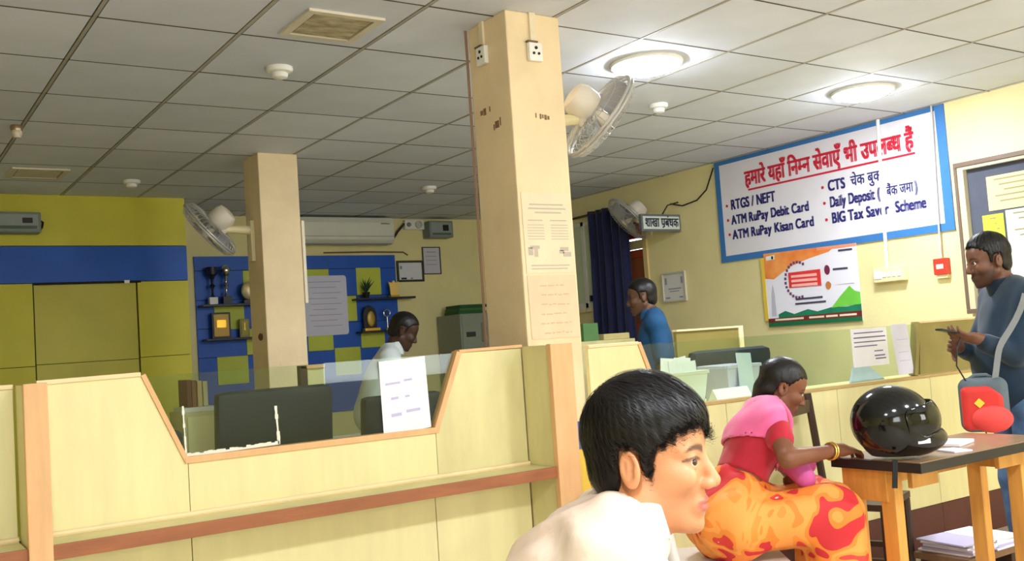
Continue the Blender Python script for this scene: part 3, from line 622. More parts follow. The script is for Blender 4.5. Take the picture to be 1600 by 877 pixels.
def cup(name, label, x, z, h, m, base=black_m, ball=False):
    t = thing(name, label, 'trophy', (x, 9.2, z)); T = Matrix.Translation((x, 9.2, z)); s = h/.36
    MB().box(-.04*s, .04*s, -.03*s, .03*s, 0, .07*s, T=T).build('plinth', base, t, bevel=.003)
    MB().lathe([(.03*s, .07*s), (.012*s, .09*s), (.01*s, .15*s), (.03*s, .18*s), (.012*s, .2*s), (.014*s, .24*s), (.03*s, .26*s)], 16, T=T).build('stem', m, t, True)
    if ball: MB().ell((0, 0, .31*s), (.045*s, .045*s, .05*s), T=T).build('globe', m, t, True)
    else: MB().lathe([(.02*s, .26*s), (.05*s, .29*s), (.055*s, .36*s), (.048*s, .36*s), (.042*s, .3*s), (.0001, .28*s)], 20, T=T).build('bowl', m, t, True)
cup('trophy_cup', 'dark trophy cup at the left end of the upper shelf', 2.835, 1.81, .35, dkm, white_m)
cup('trophy_cup', 'tall silver trophy with a globe on the upper left shelf', 2.965, 1.81, .37, silver, black_m, True)
t = thing('trophy_plate', 'round silver and gold trophy plate on the upper left shelf', 'trophy', (3.19, 9.2, 1.81)); T = Matrix.Translation((3.19, 9.2, 1.93)) @ Matrix.Rotation(PI/2, 4, 'X')
MB().lathe([(.0001, 0), (.06, .002), (.085, .012), (.09, .018), (.085, .022), (.06, .012), (.0001, .01)], 28, T=T).build('plate', mat('pale_gold', (206, 190, 150), .3, metal=.7), t, True)
BX(3.12, 3.26, 9.17, 9.23, 1.81, 1.845).build('plinth', dwood_m, t, bevel=.003)
def plaque(name, label, x0_, x1_, z0_, z1_, fm, pm, tilt=0):
    t = thing(name, label, 'plaque', ((x0_+x1_)/2, 9.2, z0_))
    BX(x0_, x1_, 9.2, 9.222, z0_, z1_).build('frame', fm, t, bevel=.004); BX(x0_+.018, x1_-.018, 9.195, 9.201, z0_+.02, z1_-.018).build('face_plate', pm, t)
    BX(x0_+.045, x1_-.045, 9.1935, 9.1955, (z0_+z1_)/2-.02, (z0_+z1_)/2+.05).build('engraving', gold, t)
plaque('award_plaque', 'black framed yellow award plaque on the lower left shelf', 2.815, 2.99, 1.492, 1.735, black_m, mat('plaque_yellow', (214, 168, 40), .4))
plaque('award_plaque', 'small gold award block beside the framed yellow plaque', 3.075, 3.17, 1.492, 1.665, mat('antique_gold', (150, 128, 50), .4), mat('plaque_lime', (168, 160, 60), .5))
t = thing('award_shield', 'dark wooden award shield with a gold centre on the lower right shelf', 'plaque', (4.42, 9.2, 1.486))
MB().prism([(4.36, 1.486), (4.50, 1.486), (4.505, 1.66), (4.48, 1.72), (4.43, 1.75), (4.38, 1.73), (4.355, 1.66)], 'y', 9.2, 9.225).build('shield', black_m, t, bevel=.004)
MB().ell((4.435, 9.195, 1.61), (.045, .012, .08)).build('gold_centre', mat('dull_gold', (190, 160, 80), .4, metal=.4), t, True); BX(4.35, 4.52, 9.16, 9.23, 1.486, 1.515).build('plinth', gold, t, bevel=.003)
t = thing('ring_trophy', 'small silver ring trophy on the lower right shelf', 'trophy', (4.62, 9.2, 1.486)); T = Matrix.Translation((4.62, 9.2, 1.66))
MB().tube([(.035*math.cos(a*PI/12), 0, .035*math.sin(a*PI/12)) for a in range(25)], .009, 8, T=T).build('ring', silver, t, True)
MB().lathe([(.03, 1.486), (.03, 1.50), (.008, 1.51), (.008, 1.63)], 14, T=Matrix.Translation((4.62, 9.2, 0))).build('stem', silver, t, True)
t = thing('gold_crest', 'bright gold crest ornament at the end of the upper right shelf', 'ornament', (4.715, 9.2, 1.822))
MB().prism([(4.675, 1.84), (4.755, 1.84), (4.76, 1.93), (4.775, 1.985), (4.74, 1.97), (4.715, 2.0), (4.69, 1.97), (4.655, 1.985), (4.67, 1.93)], 'y', 9.19, 9.21).build('crest', mat('bright_gold', (255, 214, 120), .35, metal=.2), t, bevel=.003)
BX(4.665, 4.765, 9.17, 9.23, 1.822, 1.842).build('plinth', gold, t)
t = thing('plant_ornament', 'dark leafy ornament in a pot on the upper right shelf', 'ornament', (4.40, 9.2, 1.822)); T = Matrix.Translation((4.40, 9.2, 1.822))
MB().lathe([(.025, 0), (.04, .06), (.036, .06), (.0001, .05)], 16, T=T).build('pot', black_m, t, True)
for i in range(11):
    a = i*2.4; r = .03+.03*(i % 3); zz = .1+.09*(i/11)
    MB().tube([(0, 0, .05), (r*.4*math.cos(a), r*.4*math.sin(a), zz*.8), (r*math.cos(a), r*math.sin(a), zz+.03)], [.003, .009, .001], 5, T=T).build('leaf', mat('dark_leaf', (34, 70, 44), .6), t, True)
t = thing('wall_chart', 'pale lilac chart with rounded corners on the chequered board', 'chart', (4.03, 9.27, 1.46))
def rr(a, b, c, d, r): return [(x+r*math.cos(an), z+r*math.sin(an)) for x, z, s in ((b-r, d-r, 0), (a+r, d-r, 1), (a+r, c+r, 2), (b-r, c+r, 3)) for an in [PI/2*(s+k/4) for k in range(5)]]
MB().prism(rr(3.70, 4.215, 1.468, 2.066, .03), 'y', 9.262, 9.273).build('panel', mat('lilac_panel', (220, 220, 240), .5, .05, 5), t)
mb = MB()
for i in range(9): mb.box(3.80+.02*(i % 3), 4.15-.05*(i % 2), 9.2608, 9.2618, 2.0-.055*i, 2.006-.055*i)
mb.build('print_lines', mat('chart_print', (176, 160, 190), .7), t)
# air conditioner
t = thing('air_conditioner', 'long white split air conditioner high on the back wall', 'air conditioner', (4.2, 9.3, 2.36))
MB().prism([(9.298, 2.37), (9.12, 2.37), (9.08, 2.41), (9.075, 2.58), (9.10, 2.635), (9.298, 2.635)], 'x', 3.60, 4.70).build('body', mat('ac_white', (222, 222, 206), .35, .04, 4), t, bevel=.006)
BX(3.63, 4.67, 9.085, 9.13, 2.362, 2.372).build('louvre', mat('ac_grey', (150, 150, 140), .5), t); BX(4.55, 4.65, 9.070, 9.0755, 2.565, 2.578).build('badge', silver, t)
BX(3.6, 4.7, 9.0735, 9.0765, 2.44, 2.444).build('panel_seam', grey_m, t)
tag(MB().tube([(4.705, 9.27, 2.40), (4.76, 9.27, 2.41), (4.84, 9.27, 2.52), (4.92, 9.27, 2.6)], .013, 8).build('refrigerant_pipe', mat('black_pipe', (56, 48, 40), .7), None, True), 'dark pipe from the air conditioner up to the white alarm bell', 'pipe')
tag(MB().tube([(4.0, 9.29, 2.30), (4.5, 9.29, 2.305), (4.9, 9.29, 2.30), (4.95, 9.29, 2.27)], .008, 8).build('drain_pipe', mat('brown_pipe', (120, 96, 62), .7), None, True), 'thin brown drain pipe under the air conditioner', 'pipe')
t = thing('alarm_bell', 'small white alarm unit with round speaker beside the air conditioner', 'alarm', (5.03, 9.3, 2.58))
BX(4.92, 5.15, 9.25, 9.299, 2.54, 2.64).build('housing', white_m, t, bevel=.006)
MB().lathe([(.042, 0), (.04, .02), (.03, .02), (.025, .008), (.0001, .008)], 24, T=Matrix.Translation((5.08, 9.25, 2.59)) @ Matrix.Rotation(PI/2, 4, 'X')).build('speaker', mat('speaker_grey', (200, 196, 186), .5), t, True)
MB().lathe([(.025, 0), (.022, .015), (.0001, .018)], 16, T=Matrix.Translation((4.965, 9.25, 2.59)) @ Matrix.Rotation(PI/2, 4, 'X')).build('indicator', grey_m, t, True)
def stabiliser(label, x0_, x1_, z0_, z1_, y):
    t = thing('voltage_stabiliser', label, 'stabiliser', ((x0_+x1_)/2, y, z0_), group='grey voltage stabilisers')
    BX(x0_, x1_, y-.16, y-.0005, z0_, z1_).build('case', grey_m, t, bevel=.01)
    BX(x0_+.02, x1_-.02, y-.165, y-.159, z0_+.02, z1_-.02).build('front_plate', mat('stabiliser_face', (150, 160, 156), .5, .08, 6), t, bevel=.002)
    BX(x1_-.13, x1_-.06, y-.168, y-.164, z0_+.07, z1_-.045).build('meter', black_m, t); BX(x0_+.03, x1_-.03, y-.167, y-.164, z0_+.025, z0_+.05).build('vent', mat('vent_dark', (90, 104, 96), .6), t)
    MB().tube([(x1_+.002, y-.1, z1_-.06), (x1_+.02, y-.1, z1_-.07), (x1_+.02, y-.06, z1_-.1), (x1_+.01, y-.02, z1_-.12)], .008, 6).build('cable', dark_m, t, True)
stabiliser('grey voltage stabiliser on the yellow cabin front at the far left', .72, 1.245, 2.345, 2.5, CY)
stabiliser('grey voltage stabiliser on the back wall near the ceiling', 5.15, 5.44, 2.44, 2.62, 9.299)
frame('picture_frame', 'dark framed certificate on the back wall beside the trophy board', 'picture frame', 'y', 4.81, 5.13, 1.985, 2.21, 9.2995, mat('dark_frame', (56, 50, 36), .5), mat('certificate_pale', (222, 222, 230), .6, .04, 5), .022, 'framed certificates', [(.15, .35, .12, .2, black_m), (.5, .58, .12, .2, lg), (.12, .2, .6, .75, lg)])
frame('picture_frame', 'tall dark framed lilac sheet right of the dark certificate', 'picture frame', 'y', 5.125, 5.345, 2.06, 2.355, 9.2995, mat('slim_frame', (70, 64, 70), .5), mat('sheet_lilac', (206, 202, 214), .6), .01, 'framed certificates', [(.25, .75, .8, .83, lg), (.2, .8, .65, .67, lg), (.2, .8, .5, .52, lg), (.2, .8, .35, .37, lg)])
t = thing('steel_cupboard', 'grey green steel cupboard at the back behind the near column', 'cupboard', (5.52, 9.0, 0))
cg = mat('cupboard_paint', (146, 152, 134), .45, .06, 4); BX(5.25, 5.80, 8.80, 9.28, 0, 1.60).build('body', cg, t, bevel=.006)
for a, b in ((5.265, 5.522), (5.528, 5.785)): BX(a, b, 8.79, 8.801, .06, 1.585).build('door', cg, t, bevel=.003)
BX(5.31, 5.42, 8.785, 8.791, 1.36, 1.41).build('label_plate', mat('plate_dark', (60, 62, 60), .5), t); BX(5.49, 5.51, 8.775, 8.791, 1.30, 1.5).build('handle', silver, t)
for i, (c, w_) in enumerate((((44, 96, 50), .34), ((62, 110, 58), .30), ((40, 84, 44), .33))):
    o = MB().box(5.30+.01*i, 5.30+.01*i+w_, 8.9, 9.2, 1.60+.034*i, 1.632+.034*i).build('ledger_file', mat('ledger_green_%d' % i, c, .6, .1, 8), None, bevel=.003, org=(5.45, 9.0, 1.60+.034*i))
    tag(o, ['lowest', 'middle', 'topmost'][i] + ' green ledger file stacked on the steel cupboard', 'file', 'green files on the steel cupboard')
# white tube casing on the far column
tag(BX(2.602, 2.625, 6.395, 6.425, 1.63, 2.2).build('tube_lamp', mat('tube_white', (236, 226, 200), .4), None, bevel=.004), 'narrow white tube lamp casing on the edge of the far column', 'tube lamp')
tag(MB().lathe([(.022, 0), (.026, .01), (.015, .02), (.0001, .022)], 14, T=Matrix.Translation((2.3195, 6.5, 1.42)) @ Matrix.Rotation(-PI/2, 4, 'Y')).build('bell_push', mat('brown_push', (110, 66, 50), .5), None, True), 'small round brown push button on the far column', 'switch')

t = thing('column_sticker', 'small blue and yellow panel low on the front of the near column', 'poster', (2.57, 3.36, .5))
BX(2.53, 2.595, 3.352, 3.3598, .80, .915).build('blue_panel', mat('slate_blue', (86, 112, 168), .5), t); BX(2.53, 2.595, 3.352, 3.3598, .48, .798).build('yellow_panel', mat('warm_yellow', (240, 204, 84), .5), t)

tag(MB().tube([(6.092, 5.90, 2.62), (6.092, 6.0, 2.45), (6.092, 6.12, 2.38), (6.092, 6.3, 2.36), (6.092, 6.45, 2.40)], .006, 6).build('wall_cable', dark_m, None, True), 'loose dark cable on the right wall between sign and name board', 'cable')
# ------------------------------------------------------------------ implicit surfaces (for organic shapes)
def smin(a, b, k): h = np.clip(.5+.5*(b-a)/k, 0, 1); return b+(a-b)*h-k*h*(1-h)
def smax(a, b, k): return -smin(-a, -b, k)
def V3(p): return np.array(p, np.float32)
def s_cone(P, a, b, ra, rb):
    a = V3(a); b = V3(b); ab = b-a; t = np.clip(((P-a)@ab)/max(1e-9, float(ab@ab)), 0, 1)
    return np.linalg.norm(P-a-t[..., None]*ab, axis=-1) - (ra+(rb-ra)*t)
def s_ell(P, c, r, R=None):
    q = P-V3(c)
    if R is not None: q = q @ np.array(R, np.float32)      # columns of R are the axes of the ellipsoid
    r = V3(r); k0 = np.linalg.norm(q/r, axis=-1); k1 = np.linalg.norm(q/(r*r), axis=-1)+1e-9
    return k0*(k0-1)/k1
def s_box(P, c, h, rad, R=None):
    q = P-V3(c)
    if R is not None: q = q @ np.array(R, np.float32)
    d = np.abs(q)-(V3(h)-rad); return np.linalg.norm(np.maximum(d, 0), axis=-1)+np.minimum(d.max(-1), 0)-rad
def s_plane(P, c, n): n = V3(n); return (P-V3(c))@(n/np.linalg.norm(n))
def fine_axes(lo, hi, h, c0, c1, hf):
    out = []
    for i in range(3):
        a = [float(lo[i])]
        while a[-1] < hi[i]: a.append(a[-1] + (hf if c0[i]-.01 < a[-1] < c1[i]+.01 else min(h, max(hf, .25*min(abs(a[-1]-c0[i]), abs(a[-1]-c1[i]))+hf))))
        out.append(np.array(a, np.float32))
    return out
def surfnet(fn, lo, hi, h):
    if isinstance(lo, list): ax = lo; n = np.array([len(a) for a in ax])
    else:
        lo = V3(lo); hi = V3(hi); n = np.ceil((hi-lo)/h).astype(int)+1
        ax = [lo[i]+h*np.arange(n[i], dtype=np.float32) for i in range(3)]
    F = np.empty(n, np.float32)
    for i0 in range(0, n[0], 24):
        G = np.stack(np.meshgrid(ax[0][i0:i0+24], ax[1], ax[2], indexing='ij'), -1); F[i0:i0+24] = fn(G)
    m = n-1; acc = np.zeros((*m, 3), np.float32); cnt = np.zeros(m, np.int32); S = F < 0
    C = [(i, j, k) for i in (0, 1) for j in (0, 1) for k in (0, 1)]
    sl = lambda A, c: A[c[0]:c[0]+m[0], c[1]:c[1]+m[1], c[2]:c[2]+m[2]]
    for a in C:
        for d in range(3):
            if a[d]: continue
            b = list(a); b[d] = 1; sa, sb_ = sl(S, a), sl(S, b); w_ = np.nonzero(sa != sb_)
            if not len(w_[0]): continue
            fa, fb = sl(F, a)[w_], sl(F, b)[w_]; tt = fa/(fa-fb); p = np.tile(np.array(a, np.float32), (len(tt), 1)); p[:, d] += tt
            acc[w_] += p; cnt[w_] += 1
    act = np.nonzero(cnt); idx = -np.ones(m, np.int64); idx[act] = np.arange(len(act[0]))
    V = np.stack(act, -1)+acc[act]/cnt[act][:, None]; V = np.stack([np.interp(V[:, i], np.arange(n[i]), ax[i]) for i in range(3)], -1).astype(np.float32)
    Q = []
    for d in range(3):
        u, v = (d+1) % 3, (d+2) % 3; A = [slice(None)]*3; B = [slice(None)]*3
        A[d] = slice(0, n[d]-1); B[d] = slice(1, n[d])
        for q in (u, v): A[q] = slice(1, n[q]-1); B[q] = slice(1, n[q]-1)
        sa, sb_ = S[tuple(A)], S[tuple(B)]; e = np.stack(np.nonzero(sa != sb_), -1)
        if not len(e): continue
        flip = sa[tuple(e.T)]; base = e.copy(); base[:, u] += 1; base[:, v] += 1
        def cell(du, dv): c = base.copy(); c[:, u] -= du; c[:, v] -= dv; return idx[c[:, 0], c[:, 1], c[:, 2]]
        q = np.stack([cell(1, 1), cell(0, 1), cell(0, 0), cell(1, 0)], -1); q[~flip] = q[~flip][:, ::-1]; Q.append(q)
    return V, np.concatenate(Q)
def sdf_obj(name, fn, lo, hi, h, m, parent=None, T=None, org=None, colour=None, disp=None):
    """polygonises an implicit solid into one smooth mesh; colour(V) -> rgb per vertex stored as attribute 'tint'"""
    V, Q = surfnet(fn, lo, hi, h); L0 = V.copy()
    if T is not None: V = V @ np.array(T.to_3x3(), np.float32).T + V3(T.translation)
    if org is None: org = ORG.get(parent.name, (0, 0, 0)) if parent else (0, 0, 0)
    V = V-V3(org)
    me = bpy.data.meshes.new(name); me.vertices.add(len(V)); me.vertices.foreach_set('co', V.astype(np.float32).ravel())
    me.loops.add(Q.size); me.loops.foreach_set('vertex_index', Q.astype(np.int32).ravel())
    me.polygons.add(len(Q)); me.polygons.foreach_set('loop_start', np.arange(0, Q.size, 4, dtype=np.int32)); me.polygons.foreach_set('loop_total', np.full(len(Q), 4, np.int32))
    me.polygons.foreach_set('use_smooth', np.ones(len(Q), bool)); me.update(calc_edges=True)
    if colour is not None:
        c = np.ones((len(V), 4), np.float32); c[:, :3] = colour(L0); at = me.color_attributes.new('tint', 'FLOAT_COLOR', 'POINT'); at.data.foreach_set('color', c.ravel())
    me.materials.append(m); o = bpy.data.objects.new(name, me); COL.objects.link(o)
    if parent: o.parent = parent; ORG[o.name] = org
    elif any(org): o.location = org
    return o
def tinted(name, rough=.5, bump=0, bs=200, sss=0, spec=.4):
    m = mat(name, (200, 200, 200), rough, 0, bump=bump, bs=bs, sss=sss, spec=spec); nt = m.node_tree
    if 'tintattr' not in nt.nodes:
        a = nt.nodes.new('ShaderNodeAttribute'); a.name = 'tintattr'; a.attribute_name = 'tint'; nt.links.new(a.outputs['Color'], nt.nodes['Principled BSDF'].inputs['Base Color'])
    return m
def frameZ(p, ax, roll=0):
    z = Vector(ax).normalized(); x = Vector((0, 0, 1)).cross(z)
    if x.length < .01: x = Vector((1, 0, 0))
    x.normalize(); y = z.cross(x)
    return Matrix(((x.x, y.x, z.x, p[0]), (x.y, y.y, z.y, p[1]), (x.z, y.z, z.z, p[2]), (0, 0, 0, 1))) @ Matrix.Rotation(roll, 4, 'Z')

# ------------------------------------------------------------------ wall fans
cage_m = mat('fan_wire', (188, 186, 182), .35, metal=.3); blade_m = mat('fan_blade', (168, 170, 176), .35, .1, 6); motor_m = mat('fan_motor', (226, 216, 200), .4, .06, 6)
def wall_fan(label, mount, nrm, centre, axis, R, plate_h=.26, pz=.5):
    t = thing('wall_fan', label, 'fan', mount, group='wall fans'); mount = Vector(mount); nrm = Vector(nrm); c = Vector(centre); ax = Vector(axis).normalized()
    T = frameZ(c, ax); d = R*.32
    def grille(zc, zr, name):
        g = MB()
        for k in range(40):
            a = 2*PI*k/40; ca, sa = math.cos(a), math.sin(a)
            g.tube([(.2*R*ca, .2*R*sa, zc), (.6*R*ca, .6*R*sa, zc*.97+zr*.03), (.9*R*ca, .9*R*sa, zc*.7+zr*.3), (R*ca, R*sa, zr)], .0016, 4, T=T, caps=False)
        for rr_, zz in ((.4*R, zc), (.75*R, zc*.85+zr*.15)): g.tube([(rr_*math.cos(2*PI*i/36), rr_*math.sin(2*PI*i/36), zz) for i in range(37)], .0018, 4, T=T, caps=False)
        g.tube([(R*math.cos(2*PI*i/48), R*math.sin(2*PI*i/48), zr) for i in range(49)], .0065, 8, T=T, caps=False)
        o = g.build(name, cage_m, t, True); return o
    grille(d*.75, .006, 'front_grille'); grille(-d*.75, -.010, 'back_grille')
    MB().lathe([(.0001, d*.78), (.18*R, d*.77), (.2*R, d*.72), (.0001, d*.7)], 20, T=T).build('badge_disc', motor_m, t, True)
    for k in range(3):
        b = MB()
        def fn(u, v, k=k):
            a = 2*PI*k/3 + (-.42+.9*u)*(1-.15*v); r = R*(.16+.70*v*(1-.12*abs(2*u-1)**2)); return tuple(T @ Vector((r*math.cos(a), r*math.sin(a), .05*R*(2*u-1)*3)))
        b.grid(fn, 8, 6); o = b.build('blade', blade_m, t, True); sm = o.modifiers.new('s', 'SOLIDIFY'); sm.thickness = .003
    MB().lathe([(.0001, .3*R), (.1*R, .28*R), (.15*R, .15*R), (.15*R, -.1*R), (.0001, -.12*R)], 20, T=T).build('hub', motor_m, t, True)
    MB().lathe([(.12*R, -d*.7), (.32*R, -d*.78), (.36*R, -d*1.0), (.36*R, -d*1.9), (.30*R, -d*2.35), (.14*R, -d*2.5), (.0001, -d*2.5)], 28, T=T).build('motor_housing', motor_m, t, True)
    piv = T @ Vector((0, 0, -d*1.6)) - Vector((0, 0, .36*R))
    MB().ell(piv, (.03, .03, .035)).build('pivot', motor_m, t, True)
    base = Vector((mount.x, mount.y, piv.z-.005)) + nrm*.01
    s = nrm.cross(Vector((0, 0, 1)))
    MB().tube([base, base*.5+piv*.5, piv], [.034, .026, .022], 10).build('arm', cream_p, t, True)
    mb = MB(); q = [s*.04, -s*.04]
    zt = piv.z+.06; zb = zt-plate_h
    vs = []
    for zz in (zb, zt):
        for e in (s*.035, s*.035+nrm*.028, -s*.035+nrm*.028, -s*.035): vs.append(Vector((mount.x, mount.y, zz))+e)
    mb._add(vs, [(0, 1, 2, 3), (7, 6, 5, 4), (0, 4, 5, 1), (1, 5, 6, 2), (2, 6, 7, 3), (3, 7, 4, 0)]); mb.build('wall_plate', cream_p, t, bevel=.006)
wall_fan('wall fan on the right side of the near column beside the bright lamp', (2.601, 3.50, 2.26), (1, 0, 0), (2.835, 3.41, 2.25), (.82, -.20, -.62), .215)
wall_fan('wall fan on the left side of the far column above the trophies', (2.319, 6.56, 2.12), (-1, 0, 0), (2.04, 6.62, 2.165), (-.62, .38, -.60), .225, .28)
wall_fan('wall fan on the right wall above the dark curtain', (6.099, 6.75, 2.3), (-1, 0, 0), (5.82, 6.72, 2.30), (-.66, .30, -.62), .23, .2)

# ------------------------------------------------------------------ office furniture behind the counters
leather = mat('black_leather', (18, 32, 46), .5, .15, 9, .1, 90)
def office_chair(label, loc, rz, w_=.5, top=1.105, rad=.03):
    t = thing('office_chair', label, 'chair', loc, (0, 0, rz), group='black office chairs', world=False)
    MB().box(-w_/2, w_/2, -.03, .05, .52, top, T=Matrix.Rotation(-.1, 4, 'X') @ Matrix.Translation((0, .02, .05))).build('backrest', leather, t, True, bevel=rad)
    MB().box(-w_/2+.06, w_/2-.06, -.045, -.02, top-.13, top-.115, T=Matrix.Rotation(-.1, 4, 'X') @ Matrix.Translation((0, .02, .05))).build('stitched_seam', mat('leather_seam', (16, 20, 26), .6), t, bevel=.004)
    MB().box(-w_/2, w_/2, -.5, 0, .43, .52).build('seat', leather, t, True, bevel=.03)
    for s in (-1, 1): MB().tube([(s*(w_/2+.02), -.08, .46), (s*(w_/2+.03), -.12, .66), (s*(w_/2+.03), -.38, .68), (s*(w_/2+.02), -.40, .46)], .016, 8).build('armrest', black_m, t, True)
    MB().tube([(0, -.24, .08), (0, -.24, .44)], .028, 10).build('gas_column', black_m, t, True)
    for k in range(5):
        a = 2*PI*k/5+.3; x, y = .28*math.cos(a), .28*math.sin(a)-.24
        l = MB().tube([(0, -.24, .1), (x, y, .07)], [.025, .016], 8).build('base_leg', black_m, t, True)
        MB().tube([(x-.012, y, .028), (x+.012, y, .028)], .028, 12).build('castor', black_m, l, True)
    return t
office_chair('black leather office chair behind the glass of the middle counter', (1.49, 4.2, 0), PI, .505, 1.10)
office_chair('black office chair farther back left of the taped white sheet', (2.36, 4.72, 0), PI, .45, 1.0)
office_chair('low dark chair at the left end of the middle glass', (.80, 3.92, 0), PI+.5, .42, .985, .09)
office_chair('black office chair behind the plastic tubs at the right counter', (4.08, 4.085, 0), PI+.03, .62, 1.11, .06)
t = thing('side_desk', 'low cream desk in the office behind the middle glass', 'desk', (2.9, 5.9, 0))
BX(2.25, 3.5, 5.38, 5.95, .72, .75).build('desktop', mat('pale_desktop', (214, 208, 186), .35, .05, 5), t, bevel=.003)
for a in (2.27, 3.45): BX(a, a+.03, 5.41, 5.92, 0, .72).build('side_panel', lam2_m, t)
BX(2.30, 3.45, 5.88, 5.9, .3, .72).build('modesty_panel', lam2_m, t)
t = thing('desk_partition', 'narrow cream partition with a brown edge beside the large black chair', 'partition', (2.05, 5.02, 0))
BX(2.02, 2.12, 5.0, 5.03, 0, 1.20).build('panel', lam2_m, t, bevel=.002); BX(1.98, 2.02, 4.99, 5.04, 0, 1.22).build('edge_post', dwood_m, t, bevel=.003); BX(1.98, 2.12, 4.99, 5.04, 1.20, 1.22).build('cap_rail', peach_m, t, bevel=.003)
t = thing('file_cabinet', 'narrow cream cabinet beside the yellow cabin', 'cabinet', (2.07, 7.3, 0))
BX(1.95, 2.19, 7.1, 7.5, 0, .93).build('body', lam2_m, t, bevel=.003); BX(1.965, 2.175, 7.09, 7.1, .05, .9).build('door', lam_m, t, bevel=.002); BX(2.15, 2.165, 7.07, 7.091, .6, .7).build('handle', silver, t)
tag(BX(1.95, 2.18, 7.12, 7.4, .93, .965).build('paper_tray', white_m, None, bevel=.004), 'white paper tray on top of the narrow cream cabinet', 'tray')
for i, (c, dx) in enumerate((((120, 60, 40), 0), ((150, 96, 60), .035), ((226, 206, 150), .075), ((236, 222, 176), .115))):
    o = BX(1.99+dx, 1.99+dx+.032, 7.16, 7.38, .966, 1.16-.006*i).build('box_file', mat('box_file_%d' % i, c, .6, .1, 9), None, bevel=.003)
    tag(o, ['dark brown', 'tan', 'pale yellow', 'cream'][i] + ' box file standing in the white paper tray', 'file', 'box files in the white tray')
t = thing('desk_partition', 'olive partition board with a cream edge behind the right counter', 'partition', (4.6, 4.62, 0))
BX(4.31, 4.86, 4.605, 4.63, 0, 1.262).build('panel', mat('olive_board', (138, 124, 64), .6, .12, 4), t, bevel=.002); BX(4.86, 4.90, 4.595, 4.64, 0, 1.275).build('edge_post', rail_m, t, bevel=.003); BX(4.31, 4.86, 4.595, 4.64, 1.262, 1.275).build('cap_rail', rail_m, t, bevel=.003)
t = thing('low_cupboard', 'low cream cupboard in front of the navy curtain', 'cupboard', (4.95, 6.1, 0))
BX(4.55, 5.13, 5.95, 6.3, 0, 1.238).build('body', lam2_m, t, bevel=.003)
for a in (4.56, 4.845): BX(a, a+.275, 5.94, 5.951, .05, 1.2).build('door', lam_m, t, bevel=.002)
tag(BX(4.665, 4.81, 6.0, 6.25, 1.239, 1.375).build('green_box', mat('green_box', (96, 140, 84), .6, .1, 8), None, bevel=.004), 'green cardboard box on the low cream cupboard', 'box')
tag(BX(4.86, 5.12, 6.0, 6.25, 1.239, 1.285).build('cream_ledger', mat('ledger_cream', (206, 190, 130), .6, .1, 8), None, bevel=.004), 'flat cream ledger on the low cream cupboard', 'ledger')

# ------------------------------------------------------------------ customer table, bench, papers
t = thing('writing_table', 'small wooden table with a dark edged brown top carrying the helmet', 'table', (3.5, 2.35, 0))
X0, X1, Y0, Y1 = 3.09, 3.955, 2.13, 2.50
tt = BX(X0, X1, Y0, Y1, .728, .75).build('tabletop', mat('brown_tabletop', (150, 116, 84), .35, .12, 6, st=(.6, 4, 1), coat=.2), t, bevel=.004)
for a, b, c, d in ((X0-.006, X1+.006, Y0-.006, Y0), (X0-.006, X1+.006, Y1, Y1+.006), (X0-.006, X0, Y0, Y1), (X1, X1+.006, Y0, Y1)): BX(a, b, c, d, .712, .747).build('black_edging', mat('black_edging', (34, 30, 28), .5), tt, bevel=.002)
for x, y in ((X0+.03, Y0+.135), (X1-.115, Y0+.07), (X0+.03, Y1-.075), (X1-.055, Y1-.09)): MB().prism([(x, y), (x+.05, y), (x+.05, y+.06), (x, y+.06)], 'z', 0, .712).build('leg', wood_m, t, bevel=.004)
BX(X0+.02, X0+.04, Y0+.16, Y1-.02, .595, .712).build('side_apron', wood_m, t, bevel=.003); BX(X1-.06, X1-.04, Y0+.08, Y1-.04, .62, .712).build('side_apron', wood_m, t, bevel=.003)
BX(X0+.09, X1-.1, Y1-.06, Y1-.04, .62, .712).build('back_apron', wood_m, t, bevel=.003); BX(X0+.09, X0+.25, Y0+.10, Y0+.12, .64, .712).build('front_apron', wood_m, t, bevel=.003); BX(X1-.28, X1-.1, Y0+.06, Y0+.08, .65, .712).build('front_apron', wood_m, t, bevel=.003)
BX(X0+.045, X0+.075, Y0+.15, Y1-.1, .30, .34).build('stretcher', dwood_m, t, bevel=.003)
tag(MB().box(-.085, .085, -.06, .06, 0, .012, T=Matrix.Translation((3.585, 2.325, .7505)) @ Matrix.Rotation(.25, 4, 'Z')).build('slip_pad', paper_m, None, bevel=.002), 'pad of white slips on the table right of the helmet', 'papers')
tag(MB().box(-.04, .04, -.05, .05, 0, .006, T=Matrix.Translation((3.405, 2.20, .7505)) @ Matrix.Rotation(-.3, 4, 'Z')).build('receipt_sheet', lil_m, None, bevel=.001), 'small pale receipt sheet under the front of the helmet', 'papers')
# dark wooden chair on the far side of the table
t = thing('wooden_chair', 'dark wooden chair standing between the table and the right counter', 'chair', (3.80, 2.98, 0))
T = Matrix.Translation((3.80, 2.98, 0)) @ Matrix.Rotation(.35, 4, 'Z')
MB().box(-.2, .2, -.2, .2, .43, .46, T=T).build('seat', dwood_m, t, bevel=.004)
for x in (-.19, .16):
    MB().tube([(x+.015, -.185, 0), (x+.015, -.185, .43)], .018, 8, T=T).build('leg', dwood_m, t, True)
    MB().tube([(x+.015, .19, 0), (x+.015, .19, .45), (x+.015, .235, .92)], .019, 8, T=T).build('back_stile', dwood_m, t, True)
for z, y in ((.62, .205), (.86, .228)): MB().box(-.18, .18, y-.008, y+.012, z-.03, z+.03, T=T).build('back_rail', dwood_m, t, bevel=.003)
for x in (-.19, .16): MB().box(x+.003, x+.027, -.18, .18, .2, .225, T=T).build('stretcher', dwood_m, t)
